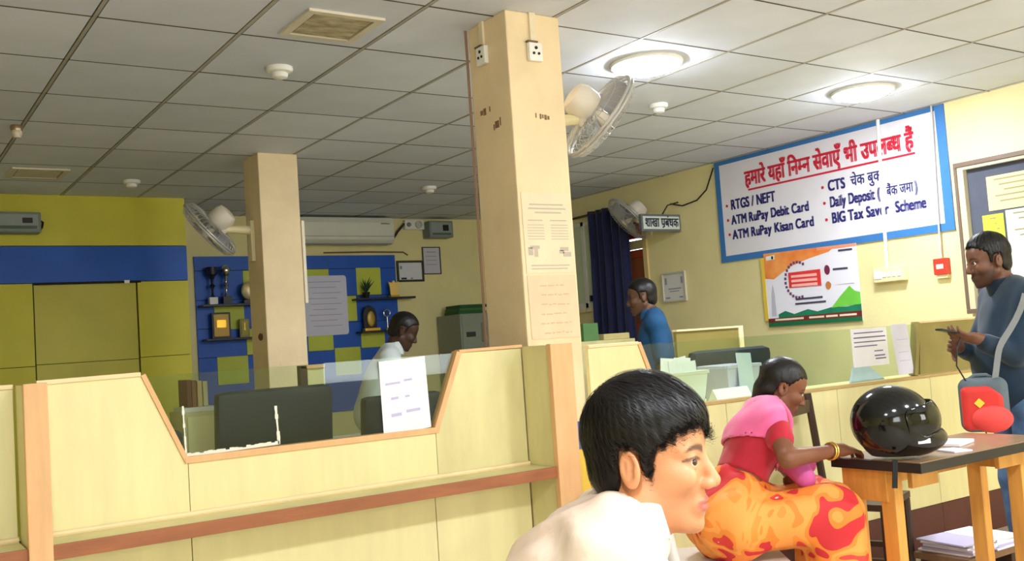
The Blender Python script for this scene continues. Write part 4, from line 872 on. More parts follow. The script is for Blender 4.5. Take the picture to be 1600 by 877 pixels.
# low bench with paper stacks
t = thing('low_bench', 'low wooden bench loaded with papers at the bottom right', 'bench', (4.17, 2.685, 0))
BX(3.98, 4.42, 2.55, 2.82, .17, .20).build('top', mat('worn_plank', (120, 88, 62), .6, .2, 7, st=(.6, 4, 1)), t, bevel=.004)
for x in (4.0, 4.34): BX(x, x+.05, 2.57, 2.80, 0, .17).build('leg', dwood_m, t, bevel=.003)
rb = random.Random(11); z = .2005
for i in range(6):
    hh = rb.uniform(.006, .012)
    o = MB().box(-.09, .09, -.125, .125, 0, hh, T=Matrix.Translation((4.105+rb.uniform(-.02, .02), 2.685+rb.uniform(-.012, .012), z)) @ Matrix.Rotation(rb.uniform(-.12, .12), 4, 'Z')).build('paper_bundle', [paper_m, lil_m, mat('violet_sheet', (186, 178, 210), .8)][(i*2+i//3) % 3], None, bevel=.001, org=(4.10, 2.685, z)); z += hh+.0004
    tag(o, ['lowest', 'second', 'third', 'fourth', 'fifth', 'topmost'][i] + ' bundle of the left paper stack on the low bench', 'papers', 'paper stacks on the low bench')
z = .2005
for i in range(5):
    hh = rb.uniform(.007, .013)
    o = MB().box(-.09, .09, -.125, .125, 0, hh, T=Matrix.Translation((4.30+rb.uniform(-.015, .015), 2.685+rb.uniform(-.012, .012), z)) @ Matrix.Rotation(rb.uniform(-.10, .10), 4, 'Z')).build('paper_bundle', [lil_m, paper_m, MATS['violet_sheet']][(i*2+i//3) % 3], None, bevel=.001, org=(4.30, 2.685, z)); z += hh+.0004
    tag(o, ['lowest', 'second', 'third', 'fourth', 'topmost'][i] + ' bundle of the right paper stack on the low bench', 'papers', 'paper stacks on the low bench')

# ------------------------------------------------------------------ motorcycle helmet
hd = math.atan2(-.58, .81); HT = Matrix.Translation((3.155, 2.262, .7505)) @ Matrix.Rotation(hd, 4, 'Z')
t = thing('motorcycle_helmet', 'glossy black full face motorcycle helmet on the table', 'helmet', tuple(HT.translation))
gloss = mat('helmet_black', (8, 8, 9), .12, spec=.35, coat=.35)
def shell(P):
    d = s_ell(P, (-.012, 0, .135), (.145, .122, .130))
    d = smin(d, s_ell(P, (.02, 0, .085), (.13, .112, .088)), .03)
    d = smin(d, s_ell(P, (.085, 0, .068), (.095, .085, .05)), .03)
    return smax(d, s_plane(P, (0, 0, .004), (0.03, 0, -1)), .012)
def helm(P):
    d = shell(P)
    port = s_box(P, (.16, 0, .152), (.125, .2, .048), .03, np.array(Matrix.Rotation(-.18, 3, 'Y')))
    inner = s_ell(P, (-.005, 0, .10), (.125, .10, .118))
    d = smax(d, -port, .006)
    return smax(d, -inner, .004)
sdf_obj('shell', helm, (-.18, -.15, -.01), (.21, .15, .285), .004, gloss, t, HT)
sdf_obj('lining', lambda P: smax(smax(s_ell(P, (-.008, 0, .105), (.128, .103, .12)), -s_ell(P, (.02, 0, .10), (.125, .085, .10)), .004), -s_plane(P, (0, 0, .012), (0, 0, 1)), .004), (-.15, -.12, -.01), (.15, .12, .24), .006, mat('helmet_lining', (34, 30, 30), .9), t, HT)
def visor(P):
    o = s_ell(P, (-.004, 0, .135), (.165, .128, .128)); i = s_ell(P, (-.004, 0, .135), (.161, .124, .124))
    reg = s_box(P, (.155, 0, .150), (.155, .2, .060), .03, np.array(Matrix.Rotation(-.18, 3, 'Y')))
    return np.maximum(np.maximum(o, -i), reg)
sdf_obj('visor', visor, (-.02, -.14, .05), (.18, .14, .25), .0025, glass('smoked_visor', (120, 126, 118), 1.3), t, HT)
for s in (-1, 1): MB().lathe([(.022, 0), (.02, .008), (.0001, .009)], 20, T=HT @ Matrix.Translation((.03, s*.119, .15)) @ Matrix.Rotation(-s*PI/2, 4, 'X')).build('visor_pivot', gloss, t, True)
MB().box(-.024, .024, -.001, .001, -.008, .008, T=HT @ Matrix.Translation((.060, -.1065, .068)) @ Matrix.Rotation(.22, 4, 'Z') @ Matrix.Rotation(-.05, 4, 'X')).build('white_label', paper_m, t)
MB().box(-.009, .009, -.003, .003, -.10, 0, T=HT @ Matrix.Translation((-.05, -.115, .012)) @ Matrix.Rotation(.1, 4, 'Y')).build('chin_strap', mat('strap_black', (26, 26, 28), .8), t, bevel=.001)
# ------------------------------------------------------------------ people: implicit bodies
def rotZ(a): return np.array(Matrix.Rotation(a, 3, 'Z'))
def basis(f, u=(0, 0, 1)):
    f = Vector(f).normalized(); l = Vector(u).cross(f).normalized(); u = f.cross(l); return np.array([[f.x, l.x, u.x], [f.y, l.y, u.y], [f.z, l.z, u.z]])
class Head:
    """head in its own frame: +x face, +y left, +z up, origin between the ear canals"""
    def __init__(s, c, yaw, pitch=0, roll=0, sc=1.0, jaw=1.0, far=False):
        s.c = V3(c); s.sc = sc; s.far = far; s.jaw = jaw
        s.R = np.array((Matrix.Rotation(yaw, 3, 'Z') @ Matrix.Rotation(pitch, 3, 'Y') @ Matrix.Rotation(roll, 3, 'X')), np.float32)
    def loc(s, P): return ((P-s.c) @ s.R)/s.sc
    def world(s, p): return s.c + s.R @ (V3(p)*s.sc)
    def T(s): M = Matrix(s.R.tolist()).to_4x4(); M.translation = Vector([float(x) for x in s.c]); return M @ Matrix.Scale(s.sc, 4)
    def skull(s, q):
        d = s_ell(q, (-.010, 0, .043), (.097, .075, .084))
        d = smin(d, s_ell(q, (.030, 0, -.028), (.060, .058, .086)), .03)
        d = smin(d, s_ell(q, (.028, 0, .045), (.063, .062, .052)), .02); return d
    def fn(s, q):
        d = s.skull(q); a = q.copy(); a[..., 1] = np.abs(a[..., 1])
        d = smin(d, s_cone(a, (-.004, .050, -.048), (.056, .018, -.098), .021*s.jaw, .016*s.jaw), .025)
        d = smin(d, s_cone(q, (.066, 0, -.097), (.070, 0, -.103), .018, .017), .016)
        d = smin(d, s_ell(a, (.058, .044, -.022), (.030, .018, .022)), .02)
        d = smin(d, s_cone(a, (.081, 0, .022), (.068, .046, .022), .009, .009), .014)
        if not s.far: d = smax(d, -s_ell(a, (.104, .034, .003), (.020, .018, .012)), .012)
        d = smin(d, s_cone(q, (.086, 0, .014), (.108, 0, -.029), .0075, .0100), .011)
        d = smin(d, s_ell(q, (.103, 0, -.034), (.012, .011, .0095)), .008)
        d = smin(d, s_ell(a, (.098, .0125, -.036), (.012, .008, .009)), .006)
        d = smin(d, s_ell(q, (.079, 0, -.070), (.014, .026, .020)), .012)
        if not s.far:
            d = smin(d, np.linalg.norm(a-V3((.0755, .033, .003)), axis=-1)-.0148, .004)
            d = smax(d, -s_ell(a, (.091, .034, .0028), (.012, .0155, .0066)), .0018)
            d = smin(d, s_ell(q, (.0860, 0, -.0635), (.010, .022, .0055)), .004)
            d = smin(d, s_ell(q, (.0845, 0, -.0755), (.010, .020, .0065)), .004)
            d = smax(d, -s_ell(q, (.100, 0, -.0695), (.012, .024, .0016)), .003)
            d = smax(d, -s_ell(a, (.103, .0065, -.043), (.005, .0035, .004)), .002)
        e = a-V3((-.010, .0765, -.004)); Re = np.array(Euler((.0, -.14, .40)).to_matrix(), np.float32); e = e @ Re
        ear = s_ell(e, (0, .006, 0), (.021, .0075, .032))
        if not s.far:
            ear = smax(ear, -s_ell(e, (.002, .0135, .004), (.0135, .0095, .022)), .003)
            ear = smin(ear, s_cone(e, (-.004, .006, -.012), (-.002, .007, .012), .0035, .003), .004)
            ear = smin(ear, s_ell(e, (.013, .005, -.004), (.004, .006, .008)), .004)
        return smin(d, ear, .006)
    def hair(s, q, x, hl, top=.018, side=.009, front=0.0, amp=.0015, sweep=0):
        """x, hl: hairline height against x"""
        a = np.abs(q[..., 1])
        d = s_ell(q, (-.010, 0, .043+top*.4), (.097+side*1.25, .075+side, .084+top))
        if front: d = smin(d, s_ell(q, (.036, 0, .078), (.052+front, .064, .040)), .02)
        d = smin(d, s_ell(q, (-.045, 0, -.02), (.062, .062, .055)), .02)
        lim = np.interp(q[..., 0], x, hl).astype(np.float32)
        if sweep: lim = lim - sweep*np.clip((q[..., 1]+.015)/.035, 0, 1)*np.clip((q[..., 0]-.04)/.03, 0, 1)
        th = np.arctan2(q[..., 1], q[..., 0]+.05)
        d = d + amp*np.sin(th*46+q[..., 2]*60) + amp*.6*np.sin(th*95-q[..., 2]*90)
        return smax(d, (lim-q[..., 2])*.8 + .003*np.sin(q[..., 0]*420)+.002*np.sin(q[..., 1]*380), .006)
HX = [-.13, -.06, -.036, -.030, .004, .010, .022, .027, .045, .075, .12]
HZ = [-.065, -.062, -.045, .034, .036, -.035, -.038, .03, .045, .066, .075]
def hand_fn(P, W, d, n, tsgn, curl=.35, sc=1.0, spread=.0):
    """palm, four unequal bent fingers and a thumb; d = finger direction, n = the way the palm faces"""
    W = Vector(W); d = Vector(d).normalized(); n = Vector(n); n = (n-d*n.dot(d)).normalized(); a = n.cross(d)*tsgn
    R = np.array([[d.x, a.x, n.x], [d.y, a.y, n.y], [d.z, a.z, n.z]])
    D = s_ell(P, W+d*.045*sc, (.052*sc, .041*sc, .017*sc), R)
    D = smin(D, s_cone(P, W-d*.03*sc, W+d*.02*sc, .026*sc, .026*sc), .02)
    for i, L in enumerate((.070, .079, .074, .057)):
        p = W + d*(.080-.004*abs(i-1.2))*sc + a*(.030-.020*i)*sc; th = curl*.5
        for k, f_ in enumerate((.45, .31, .24)):
            dr = (d*math.cos(th)+n*math.sin(th)+a*(.06-.04*i)*spread).normalized(); e = p+dr*L*f_*sc
            D = smin(D, s_cone(P, p, e, (.0095-.001*k-.0004*i)*sc, (.0088-.001*k-.0004*i)*sc), .004); p = e; th += curl
    p = W + d*.022*sc + a*.034*sc; th = .2
    for f_, r in ((.036, .012), (.030, .0105), (.024, .009)):
        dr = (d*.72+a*(.62-th*.5)+n*(.25+th*.4)).normalized(); e = p+dr*f_*sc; D = smin(D, s_cone(P, p, e, r*sc, (r-.001)*sc), .006); p = e; th += curl*.8
    return D
def near(P, c, r, fn):
    """evaluates fn only within r of c"""
    d0 = np.linalg.norm(P-V3(c), axis=-1)-r*.8; m = d0 < r*.2; out = np.maximum(d0, .05).astype(np.float32)
    if m.any(): out[m] = fn(P[m])
    return out
def lin3(c): return np.array(lin(c)[:3], np.float32)
def skin_tint(h, skin, lip, brow=(40, 28, 22), beard=0, far=False):
    S, Lp, B = lin3(skin), lin3(lip), lin3(brow)
    def f(V):
        q = h.loc(V); a = np.abs(q[:, 1]); c = np.tile(S, (len(V), 1))
        m = np.clip(1.3-(((q[:, 2]+.070)/.0125)**2+(a/.025)**2), 0, 1)*(q[:, 0] > .078); m = np.minimum(m*2, 1)[:, None]; c = c*(1-m)+Lp*m
        ss = lambda x, e0, e1: np.clip((x-e0)/(e1-e0), 0, 1)**2*(3-2*np.clip((x-e0)/(e1-e0), 0, 1))
        zb = .0215+.006*np.sin(np.clip((a-.010)/.045, 0, 1)*PI); w_ = .0064*(1-np.clip((a-.014)/.045, 0, 1)*.65)
        m = ss(np.abs(q[:, 2]-zb), w_*1.5, w_*.55)*ss(a, .008, .014)*ss(a, .058, .048)*(q[:, 0] > .05)*.85; m = m[:, None]; c = c*(1-m)+B*m
        if not far:
            rr_ = np.hypot((q[:, 2]-.003)/.0082, (a-.034)/.0175); m = ss(np.abs(rr_-1), .34, .12)*ss(q[:, 2], .0025, .005)*(q[:, 0] > .068)*.8; m = m[:, None]; c = c*(1-m)+B*m
        if beard:
            m = np.clip((-.030-q[:, 2])/.02, 0, 1)*np.clip((q[:, 0]+.0)/.02, 0, 1)*(q[:, 2] > -.13)*beard; m *= 1-np.clip(1.3-(((q[:, 2]+.070)/.0125)**2+(a/.025)**2), 0, 1); m = m[:, None]; c = c*(1-m)+B*m
        return c
    return f
def eyes(h, t, gaze=0):
    for s in (-1, 1):
        T = h.T() @ Matrix.Translation((.0755, s*.033, .003)) @ Matrix.Rotation(gaze, 4, 'Z') @ Matrix.Rotation(PI/2, 4, 'Y')
        e = MB().lathe([(max(1e-5, .0128*math.sin(PI*i/16)), -.0128*math.cos(PI*i/16)) for i in range(17)], 24, T=T).build('eye', mat('eye_white', (226, 218, 208), .15, spec=.6), t, True)
        MB().lathe([(.0068, .0110), (.0058, .0122), (.003, .0131), (.0001, .0133)], 18, T=T @ Matrix.Rotation(-.12, 4, 'Y')).build('iris', mat('iris_brown', (52, 30, 20), .1, spec=.7), e, True)
def strands(name, fn, h, m, t, n, L=.06, w_=.0011, crown=(-.055, .015, .125), seed=3, zmin=-.05, lift=.0015, sweep=(0, 0, 0)):
    """hair strands laid on the hair volume, flowing from the crown; one part"""
    r = np.random.RandomState(seed); q = r.normal(size=(n*3, 3)); q /= np.linalg.norm(q, axis=1)[:, None]
    P = np.array((-.0, 0, .05), np.float32)+q*.02; dirn = q.astype(np.float32); P = P.astype(np.float32)
    for _ in range(14): P = P + dirn*np.clip(-fn(P), -.02, .03)[:, None]*.9
    ok = (P[:, 2] > zmin) & (np.abs(fn(P)) < .004); P = P[ok][:n]
    def grad(p):
        e = 2e-3; return np.stack([fn(p+V3((e, 0, 0)))-fn(p-V3((e, 0, 0))), fn(p+V3((0, e, 0)))-fn(p-V3((0, e, 0))), fn(p+V3((0, 0, e)))-fn(p-V3((0, 0, e)))], -1)
    V = []; K = 7; lf = r.uniform(.2, 1.0, len(P))*lift; LL = L*r.uniform(.5, 1.1, len(P)); jit = r.normal(size=P.shape)*.25
    for k in range(K):
        g = grad(P); g /= np.linalg.norm(g, axis=1)[:, None]+1e-9
        tdir = P-V3(crown); tdir = tdir/(np.linalg.norm(tdir, axis=1)[:, None]+1e-6)+jit*.22+V3(sweep)
        tdir -= g*(tdir*g).sum(1)[:, None]; tdir /= np.linalg.norm(tdir, axis=1)[:, None]+1e-9
        sd = np.cross(g, tdir); ww = w_*(1-.8*(k/(K-1))**2)
        base = P+g*(lf*(.4+.6*math.sin(PI*(k+.5)/K)))[:, None]
        V.append(base-sd*ww/2); V.append(base+sd*ww/2)
        P = (P+tdir*(LL/K)[:, None]).astype(np.float32); P = P-(g*np.clip(fn(P), -.004, .004)[:, None])
    N = len(P); V = np.stack(V, 1).reshape(-1, 3)     # strand-major
    W = (V*h.sc) @ h.R.T + h.c
    b = (np.arange(N)*2*K)[:, None]; k = np.arange(K-1)[None, :]*2; f_ = np.stack([b+k, b+k+1, b+k+3, b+k+2], -1).reshape(-1, 4)
    me = bpy.data.meshes.new(name); me.from_pydata((W-V3(ORG[t.name])).tolist(), [], f_.tolist()); me.materials.append(m); me.polygons.foreach_set('use_smooth', [True]*len(f_))
    o = bpy.data.objects.new(name, me); COL.objects.link(o); o.parent = t; o['kind'] = 'stuff'; return o
hair_m = mat('black_hair', (17, 12, 11), .42, .3, 30, spec=.4)
def folds(P, amp, k, ph=0): return amp*(np.sin(P[..., 0]*k+1.7*np.sin(P[..., 2]*k*.45+ph)+ph)+.6*np.sin(P[..., 1]*k*1.3+P[..., 2]*k*.8+ph*2))
def vmix(a, b, t): return tuple(x+(y-x)*t for x, y in zip(a, b))
def add(a, *bs):
    a = Vector(a)
    for s, b in bs: a = a+Vector(b)*s
    return a

# ------------------------------------------------------------------ seated man in the foreground
def foreground_man():
    C = Vector((1.136, 1.302, 1.044)); h = Head(C, math.radians(-57), .02, .0, 1.0)
    t = thing('person', 'young man in a pale cream shirt sitting in the foreground, looking right', 'person', (.95, 1.5, 0))
    f = Vector((math.cos(-.66), math.sin(-.66), 0)); l = Vector((-f.y, f.x, 0)); u = Vector((0, 0, 1))
    N = add(C, (-.055, f), (-.115, u)); sp = (f*.70+u*.71).normalized(); Pv = add(N, (-.52, sp)); Rt = basis(f*.71-u*.70, sp)
    sh = [add(N, (-.035, u), (-.03, f), (s*.165, l)) for s in (-1, 1)]; el = [add(p, (.10, f), (-.25, u), (s*.05, l)) for p, s in zip(sh, (-1, 1))]
    wr = [add(p, (.20, f), (-.02, u), (-s*.06, l)) for p, s in zip(el, (-1, 1))]; Pv.z = .55
    hip = [add(Pv, (s*.09, l)) for s in (-1, 1)]; kn = [add(p, (.40, f), (-.02, u), (s*.05, l)) for p, s in zip(hip, (-1, 1))]; an = [Vector((p.x+f.x*.02, p.y+f.y*.02, .08)) for p in kn]
    mid = (N+Pv)/2; Rs = basis(f*sp.z-u*sp.xy.length, sp)
    def neck(P): return s_cone(P, h.world((-.022, 0, -.045)), add(N, (.01, f), (-.02, u)), .052, .060)
    def torso(P, g=0):
        d = s_ell(P, add(N, (-.17, sp), (.01, f)), (.105+g, .165+g, .19+g), Rs)
        d = smin(d, s_ell(P, add(N, (-.36, sp)), (.105+g, .15+g, .17+g), Rs), .05)
        d = smin(d, s_ell(P, Pv, (.12+g, .165+g, .13+g), Rs), .06)
        for i, s in enumerate((-1, 1)): d = smin(d, s_cone(P, add(N, (-.01, u), (s*.05, l)), sh[i], .055+g, .062+g), .05)
        return d
    def body(P):
        d = near(P, C, .22, lambda p: h.fn(h.loc(p))*h.sc)
        d = smin(d, neck(P), .018); d = smin(d, torso(P), .04)
        for i in (0, 1):
            d = smin(d, s_cone(P, sh[i], el[i], .05, .042), .02); d = smin(d, s_cone(P, el[i], wr[i], .04, .028), .02)
            d = smin(d, s_cone(P, hip[i], kn[i], .085, .062), .03); d = smin(d, s_cone(P, kn[i], an[i], .056, .04), .02)
        return d
    lo = (.35, .60, .03); hi = (1.65, 2.15, 1.20); ax = fine_axes(lo, hi, .022, (C.x-.13, C.y-.13, C.z-.135), (C.x+.13, C.y+.13, C.z+.14), .0028)
    sdf_obj('body', body, ax, None, None, tinted('warm_skin', .42, .08, 260, .12, .45), t, colour=skin_tint(h, (214, 148, 104), (196, 104, 92), (44, 30, 26), .10))
    eyes(h, t, -.42)
    HXf = [-.13, -.06, -.040, -.034, .000, .006, .018, .024, .040, .060, .085, .12]; HZf = [-.075, -.072, -.055, .030, .033, -.040, -.044, .024, .036, .050, .062, .060]
    hf = lambda q: h.hair(q, HXf, HZf, .020, .010, .006, .0006, .022)
    sdf_obj('hair', hf, (-.14, -.11, -.10), (.13, .11, .17), .0035, hair_m, t, h.T())
    strands('hair_strands', hf, h, hair_m, t, 5200, .075, .0012, (-.06, -.01, .12), 3, -.07, .004, (.25, 0, -.1))
    # shirt: torso, sleeves to the elbow, stand collar
    def shirt(P):
        d = torso(P, .021)
        for i in (0, 1): d = smin(d, s_cone(P, sh[i], add(sh[i], (.8, el[i]-sh[i])), .066, .062), .03)
        d = d + folds(P, .0065, 24, 1.0)+.004*np.sin(P[..., 2]*62+P[..., 0]*48+2*np.sin(P[..., 1]*22))
        d = smax(d, -(s_cone(P, h.world((-.022, 0, -.045)), add(N, (.04, f), (.005, u)), .062, .062)), .008)
        return d
    sm_ = mat('peach_shirt', (238, 220, 200), .8, vs=5, col2=(236, 206, 182), bump=.9, bs=11)
    sdf_obj('shirt', shirt, (.35, .80, .40), (1.60, 2.05, 1.08), .010, sm_, t)
    a0, a1 = h.world((-.032, 0, -.062)), add(N, (.03, f), (-.005, u))
    def collar(P):
        o = s_cone(P, a0, a1, .070, .112); i = s_cone(P, a0, a1, .0625, .098); axd = (Vector(a1)-Vector([float(x) for x in a0])).normalized()
        d = np.maximum(np.maximum(o, -i), np.maximum(s_plane(P, add(a1, (.015, axd)), axd), -s_plane(P, add(tuple(float(x) for x in a0), (.002, axd), (.0, f)), axd+f*.38)))
        return smax(d, s_plane(P, add(a1, (.045, f)), f+u*.2), .004)
    sdf_obj('collar', collar, (C.x-.2, C.y-.16, C.z-.22), (C.x+.14, C.y+.2, C.z-.0), .0035, mat('collar_cloth', (244, 230, 212), .75), t)
    def trousers(P):
        d = s_ell(P, Pv, (.128, .172, .135), Rs)
        for i in (0, 1): d = smin(d, s_cone(P, hip[i], kn[i], .096, .075), .04); d = smin(d, s_cone(P, kn[i], an[i], .07, .062), .03)
        return d+folds(P, .002, 40)
    sdf_obj('trousers', trousers, lo, (1.65, 2.15, .80), .015, mat('grey_trousers', (70, 74, 86), .8), t)
    for i in (0, 1): sdf_obj('shoe', lambda P: smax(s_ell(P, add(an[i], (.06, f), (-.035, u)), (.14, .05, .055), basis(f)), -s_plane(P, (0, 0, .0), (0, 0, 1)), .01), tuple(an[i]-Vector((.22, .22, .09))), tuple(an[i]+Vector((.26, .26, .1))), .012, mat('brown_shoe', (70, 44, 30), .4), t)
    # stool
    s = thing('wooden_stool', 'plain wooden stool under the man in the foreground', 'stool', (Pv.x, Pv.y, 0))
    BX(Pv.x-.18, Pv.x+.18, Pv.y-.18, Pv.y+.18, .395, .42).build('seat', dwood_m, s, bevel=.004)
    for a in (-.15, .11):
        for b in (-.15, .11): BX(Pv.x+a, Pv.x+a+.04, Pv.y+b, Pv.y+b+.04, 0, .395).build('leg', dwood_m, s, bevel=.003)
foreground_man()
# ------------------------------------------------------------------ standing people
HZs = [-.065, -.062, -.045, .034, .036, -.030, -.034, .04, .062, .080, .085]
def standing(label, C, yaw, pitch, skin, shirt_m, trouser_m, name_shirt='shirt', back=.06, elL=None, wrL=None, handL=None, elR=None, wrR=None, far=True, beard=0, res=.009, lean=0, hres=.006, sc=1.0, belly=0, hairtop=.012, long=False):
    C = Vector(C); h = Head(C, yaw, pitch, 0, sc, far=far); u = Vector((0, 0, 1)); f = Vector((math.cos(yaw), math.sin(yaw), 0)); l = Vector((-f.y, f.x, 0))
    t = thing('person', label, 'person', (C.x-f.x*.1, C.y-f.y*.1, 0))
    N = add(C, (-back, f), (-.135, u)); Pv = add(N, (-.10*lean, f)); Pv.z = .86*(C.z+.12)/1.62 if not lean else .84
    sp = (N-Pv).normalized(); R = basis(f-sp*f.dot(sp), sp); Lt = (N-Pv).length
    sh = [add(N, (-.05, u), (-.01, f), (s*.17, l)) for s in (-1, 1)]
    el = [Vector(elR) if elR else add(sh[0], (-.27, u), (-.03, f), (-.04, l)), Vector(elL) if elL else add(sh[1], (-.27, u), (-.03, f), (.04, l))]
    wr = [Vector(wrR) if wrR else add(el[0], (-.19, u), (.12, f), (.04, l)), Vector(wrL) if wrL else add(el[1], (-.19, u), (.12, f), (-.04, l))]
    hip = [add(Pv, (s*.09, l), (-.02, u)) for s in (-1, 1)]; kn = [Vector((p.x+f.x*.02, p.y+f.y*.02, Pv.z*.52)) for p in hip]; an = [Vector((p.x, p.y, .07)) for p in hip]
    def torso(P, g=0):
        d = s_ell(P, add(N, (-.19, sp)), (.105+g+.015*belly, .165+g+.01*belly, .20+g), R); d = smin(d, s_ell(P, add(N, (-.72*Lt, sp), (.035*belly, f)), (.112+g+.035*belly, .155+g, .19+g), R), .06)
        d = smin(d, s_ell(P, Pv, (.115+g, .165+g, .13+g), R), .05)
        for i, s in enumerate((-1, 1)): d = smin(d, s_cone(P, add(N, (.0, u), (s*.05, l)), sh[i], .05+g, .058+g), .05)
        return d
    hd = [add(w_, (0, u)) for w_ in wr]; hdir = [(w_-e).normalized() for w_, e in zip(wr, el)]
    def body(P):
        d = near(P, C, .24, lambda p: h.fn(h.loc(p))*sc); d = smin(d, s_cone(P, h.world((-.022, 0, -.045)), add(N, (-.02, u)), .052, .058), .02); d = smin(d, torso(P), .04)
        for i, s in ((0, -1), (1, 1)):
            d = smin(d, s_cone(P, sh[i], el[i], .046, .039), .02); d = smin(d, s_cone(P, el[i], wr[i], .038, .026), .015)
            if i == 1 and handL: dd, nn, ts, cu = handL
            else: dd, nn, ts, cu = hdir[i], l*(-s), (1 if i else -1)*-1, .3
            d = smin(d, near(P, add(wr[i], (.07, Vector(dd))), .16, lambda p: hand_fn(p, wr[i], dd, nn, ts, cu)), .008)
            d = smin(d, s_cone(P, hip[i], kn[i], .078, .058), .03); d = smin(d, s_cone(P, kn[i], an[i], .052, .038), .02)
            d = smin(d, s_ell(P, add(an[i], (.05, f), (-.03, u)), (.12, .042, .04), basis(f)), .02)
        return d
    pts = [C, N, Pv] + sh + el + wr + an; lo = [min(p[i] for p in pts)-.19 for i in range(3)]; hi = [max(p[i] for p in pts)+.19 for i in range(3)]; lo[2] = -.01; hi[2] = C.z+.16
    ax = fine_axes(lo, hi, .02, (C.x-.12, C.y-.12, C.z-.13), (C.x+.12, C.y+.12, C.z+.14), hres)
    if handL:
        W = wr[1]; fine = .006
        ax = []
        for i in range(3):
            a = [lo[i]]
            while a[-1] < hi[i]:
                x = a[-1]; inh = C[i]-.12 < x < C[i]+.14 or W[i]-.14 < x < W[i]+.14; a.append(x+(min(hres, fine) if inh else .016))
            ax.append(np.array(a, np.float32))
    sdf_obj('body', body, ax, None, None, tinted('dark_skin', .45, spec=.35), t, colour=skin_tint(h, skin, tuple(x*.75 for x in skin), (26, 20, 18), beard, far))
    if not far: eyes(h, t)
    if not far: strands('hair_strands', lambda q: h.hair(q, HX, HZs, hairtop, .006, 0, .0008), h, hair_m, t, 1500, .05, .0022, seed=5, zmin=-.05)
    sdf_obj('hair', lambda q: h.hair(q, HX, HZs, hairtop, .006, 0, .0008), (-.14, -.11, -.10), (.13, .11, .17), max(.0045, hres), hair_m, t, h.T())
    zh = Pv.z-.13
    def shirt(P):
        d = torso(P, .016)
        for i in (0, 1): d = smin(d, s_cone(P, sh[i], add(sh[i], (.85, el[i]-sh[i])), .062, .060), .03)
        if long:
            for i in (0, 1): d = smin(d, s_cone(P, el[i], add(el[i], (.78, wr[i]-el[i])), .056, .043), .02)
        d = d+folds(P, .003, 34, 2.0); d = smax(d, s_plane(P, (0, 0, zh), (0, 0, -1)), .01)
        return smax(d, -s_cone(P, h.world((-.022, 0, -.045)), add(N, (.03, f), (.01, u)), .06, .062), .008)
    slo = (lo[0], lo[1], zh-.03); shi = (hi[0], hi[1], C.z-.02); sdf_obj(name_shirt, shirt, slo, shi, res, shirt_m, t)
    a0 = h.world((-.030, 0, -.085)); a1 = add(N, (.02, f), (.005, u))
    def collar(P):
        axd = (Vector(a1)-Vector([float(x) for x in a0])).normalized(); d = np.maximum(s_cone(P, a0, a1, .066, .080), -s_cone(P, a0, a1, .059, .073))
        return np.maximum(np.maximum(d, s_plane(P, add(a1, (.012, axd)), axd)), -s_plane(P, add(tuple(float(x) for x in a0), (.002, axd)), axd+f*.3))
    sdf_obj('collar', collar, (C.x-.2, C.y-.2, C.z-.22), (C.x+.2, C.y+.2, C.z-.03), .005, shirt_m, t)
    def trousers(P):
        d = smax(s_ell(P, Pv, (.122, .172, .14), R), s_plane(P, (0, 0, Pv.z+.06), (0, 0, 1)), .01)
        for i in (0, 1): d = smin(d, s_cone(P, hip[i], kn[i], .088, .072), .02); d = smin(d, s_cone(P, kn[i], an[i], .068, .058), .02)
        return smax(d+folds(P, .0025, 38), s_plane(P, (0, 0, .05), (0, 0, -1)), .005)
    sdf_obj('trousers', trousers, (Pv.x-.26, Pv.y-.26, .02), (Pv.x+.26, Pv.y+.26, Pv.z+.1), .012, trouser_m, t)
    for i in (0, 1):
        p = an[i]; sdf_obj('shoe', lambda P: smax(s_ell(P, add(p, (.05, f), (-.02, u)), (.135, .05, .05), basis(f)), s_plane(P, (0, 0, .002), (0, 0, -1)), .008), (p.x-.2, p.y-.2, -.01), (p.x+.2, p.y+.2, .1), .01, mat('dark_shoe', (40, 34, 32), .5), t)
    return t, h, dict(shirt=shirt, N=N, sh=sh, el=el, wr=wr, Pv=Pv, f=f, l=l)
polo = mat('teal_polo', (9, 28, 42), .8, vs=5, col2=(18, 48, 72), sheen=.2)
jeans = mat('blue_jeans', (44, 66, 104), .85, vs=7, col2=(92, 122, 160), bump=.1, bs=300)
yw = math.radians(146)
PM, hm, J = standing('standing man in a dark teal polo shirt and jeans looking at his phone', (4.588, 2.688, 1.497), yw, .12, (112, 74, 54), polo, jeans, far=False, beard=.6, long=True, hres=.0052, back=.085, belly=1,
    elL=(4.50, 2.555, 1.045), wrL=(4.335, 2.625, 1.135), handL=((-.78, .45, .18), (.15, .35, .9), -1, .55), elR=(4.70, 2.86, 1.05), wrR=(4.44, 2.80, 1.10), hairtop=.016)
ph = MB().box(-.075, .075, -.037, .037, -.0045, .0045, T=Matrix.Translation((4.255, 2.69, 1.172)) @ Matrix.Rotation(math.radians(146), 4, 'Z') @ Matrix.Rotation(-.25, 4, 'Y')).build('mobile_phone', black_m, None, bevel=.003); tag(ph, 'black mobile phone held by the standing man', 'phone')
tag(MB().tube([(4.262, 2.662, 1.155), (4.225, 2.665, 1.10), (4.215, 2.67, 1.02), (4.25, 2.655, .95), (4.285, 2.645, .90), (4.292, 2.64, .83), (4.315, 2.632, .75), (4.335, 2.63, .70)], .0035, 6).build('charging_cable', black_m, None, True), 'thin black cable hanging from the phone past the red bag', 'cable')
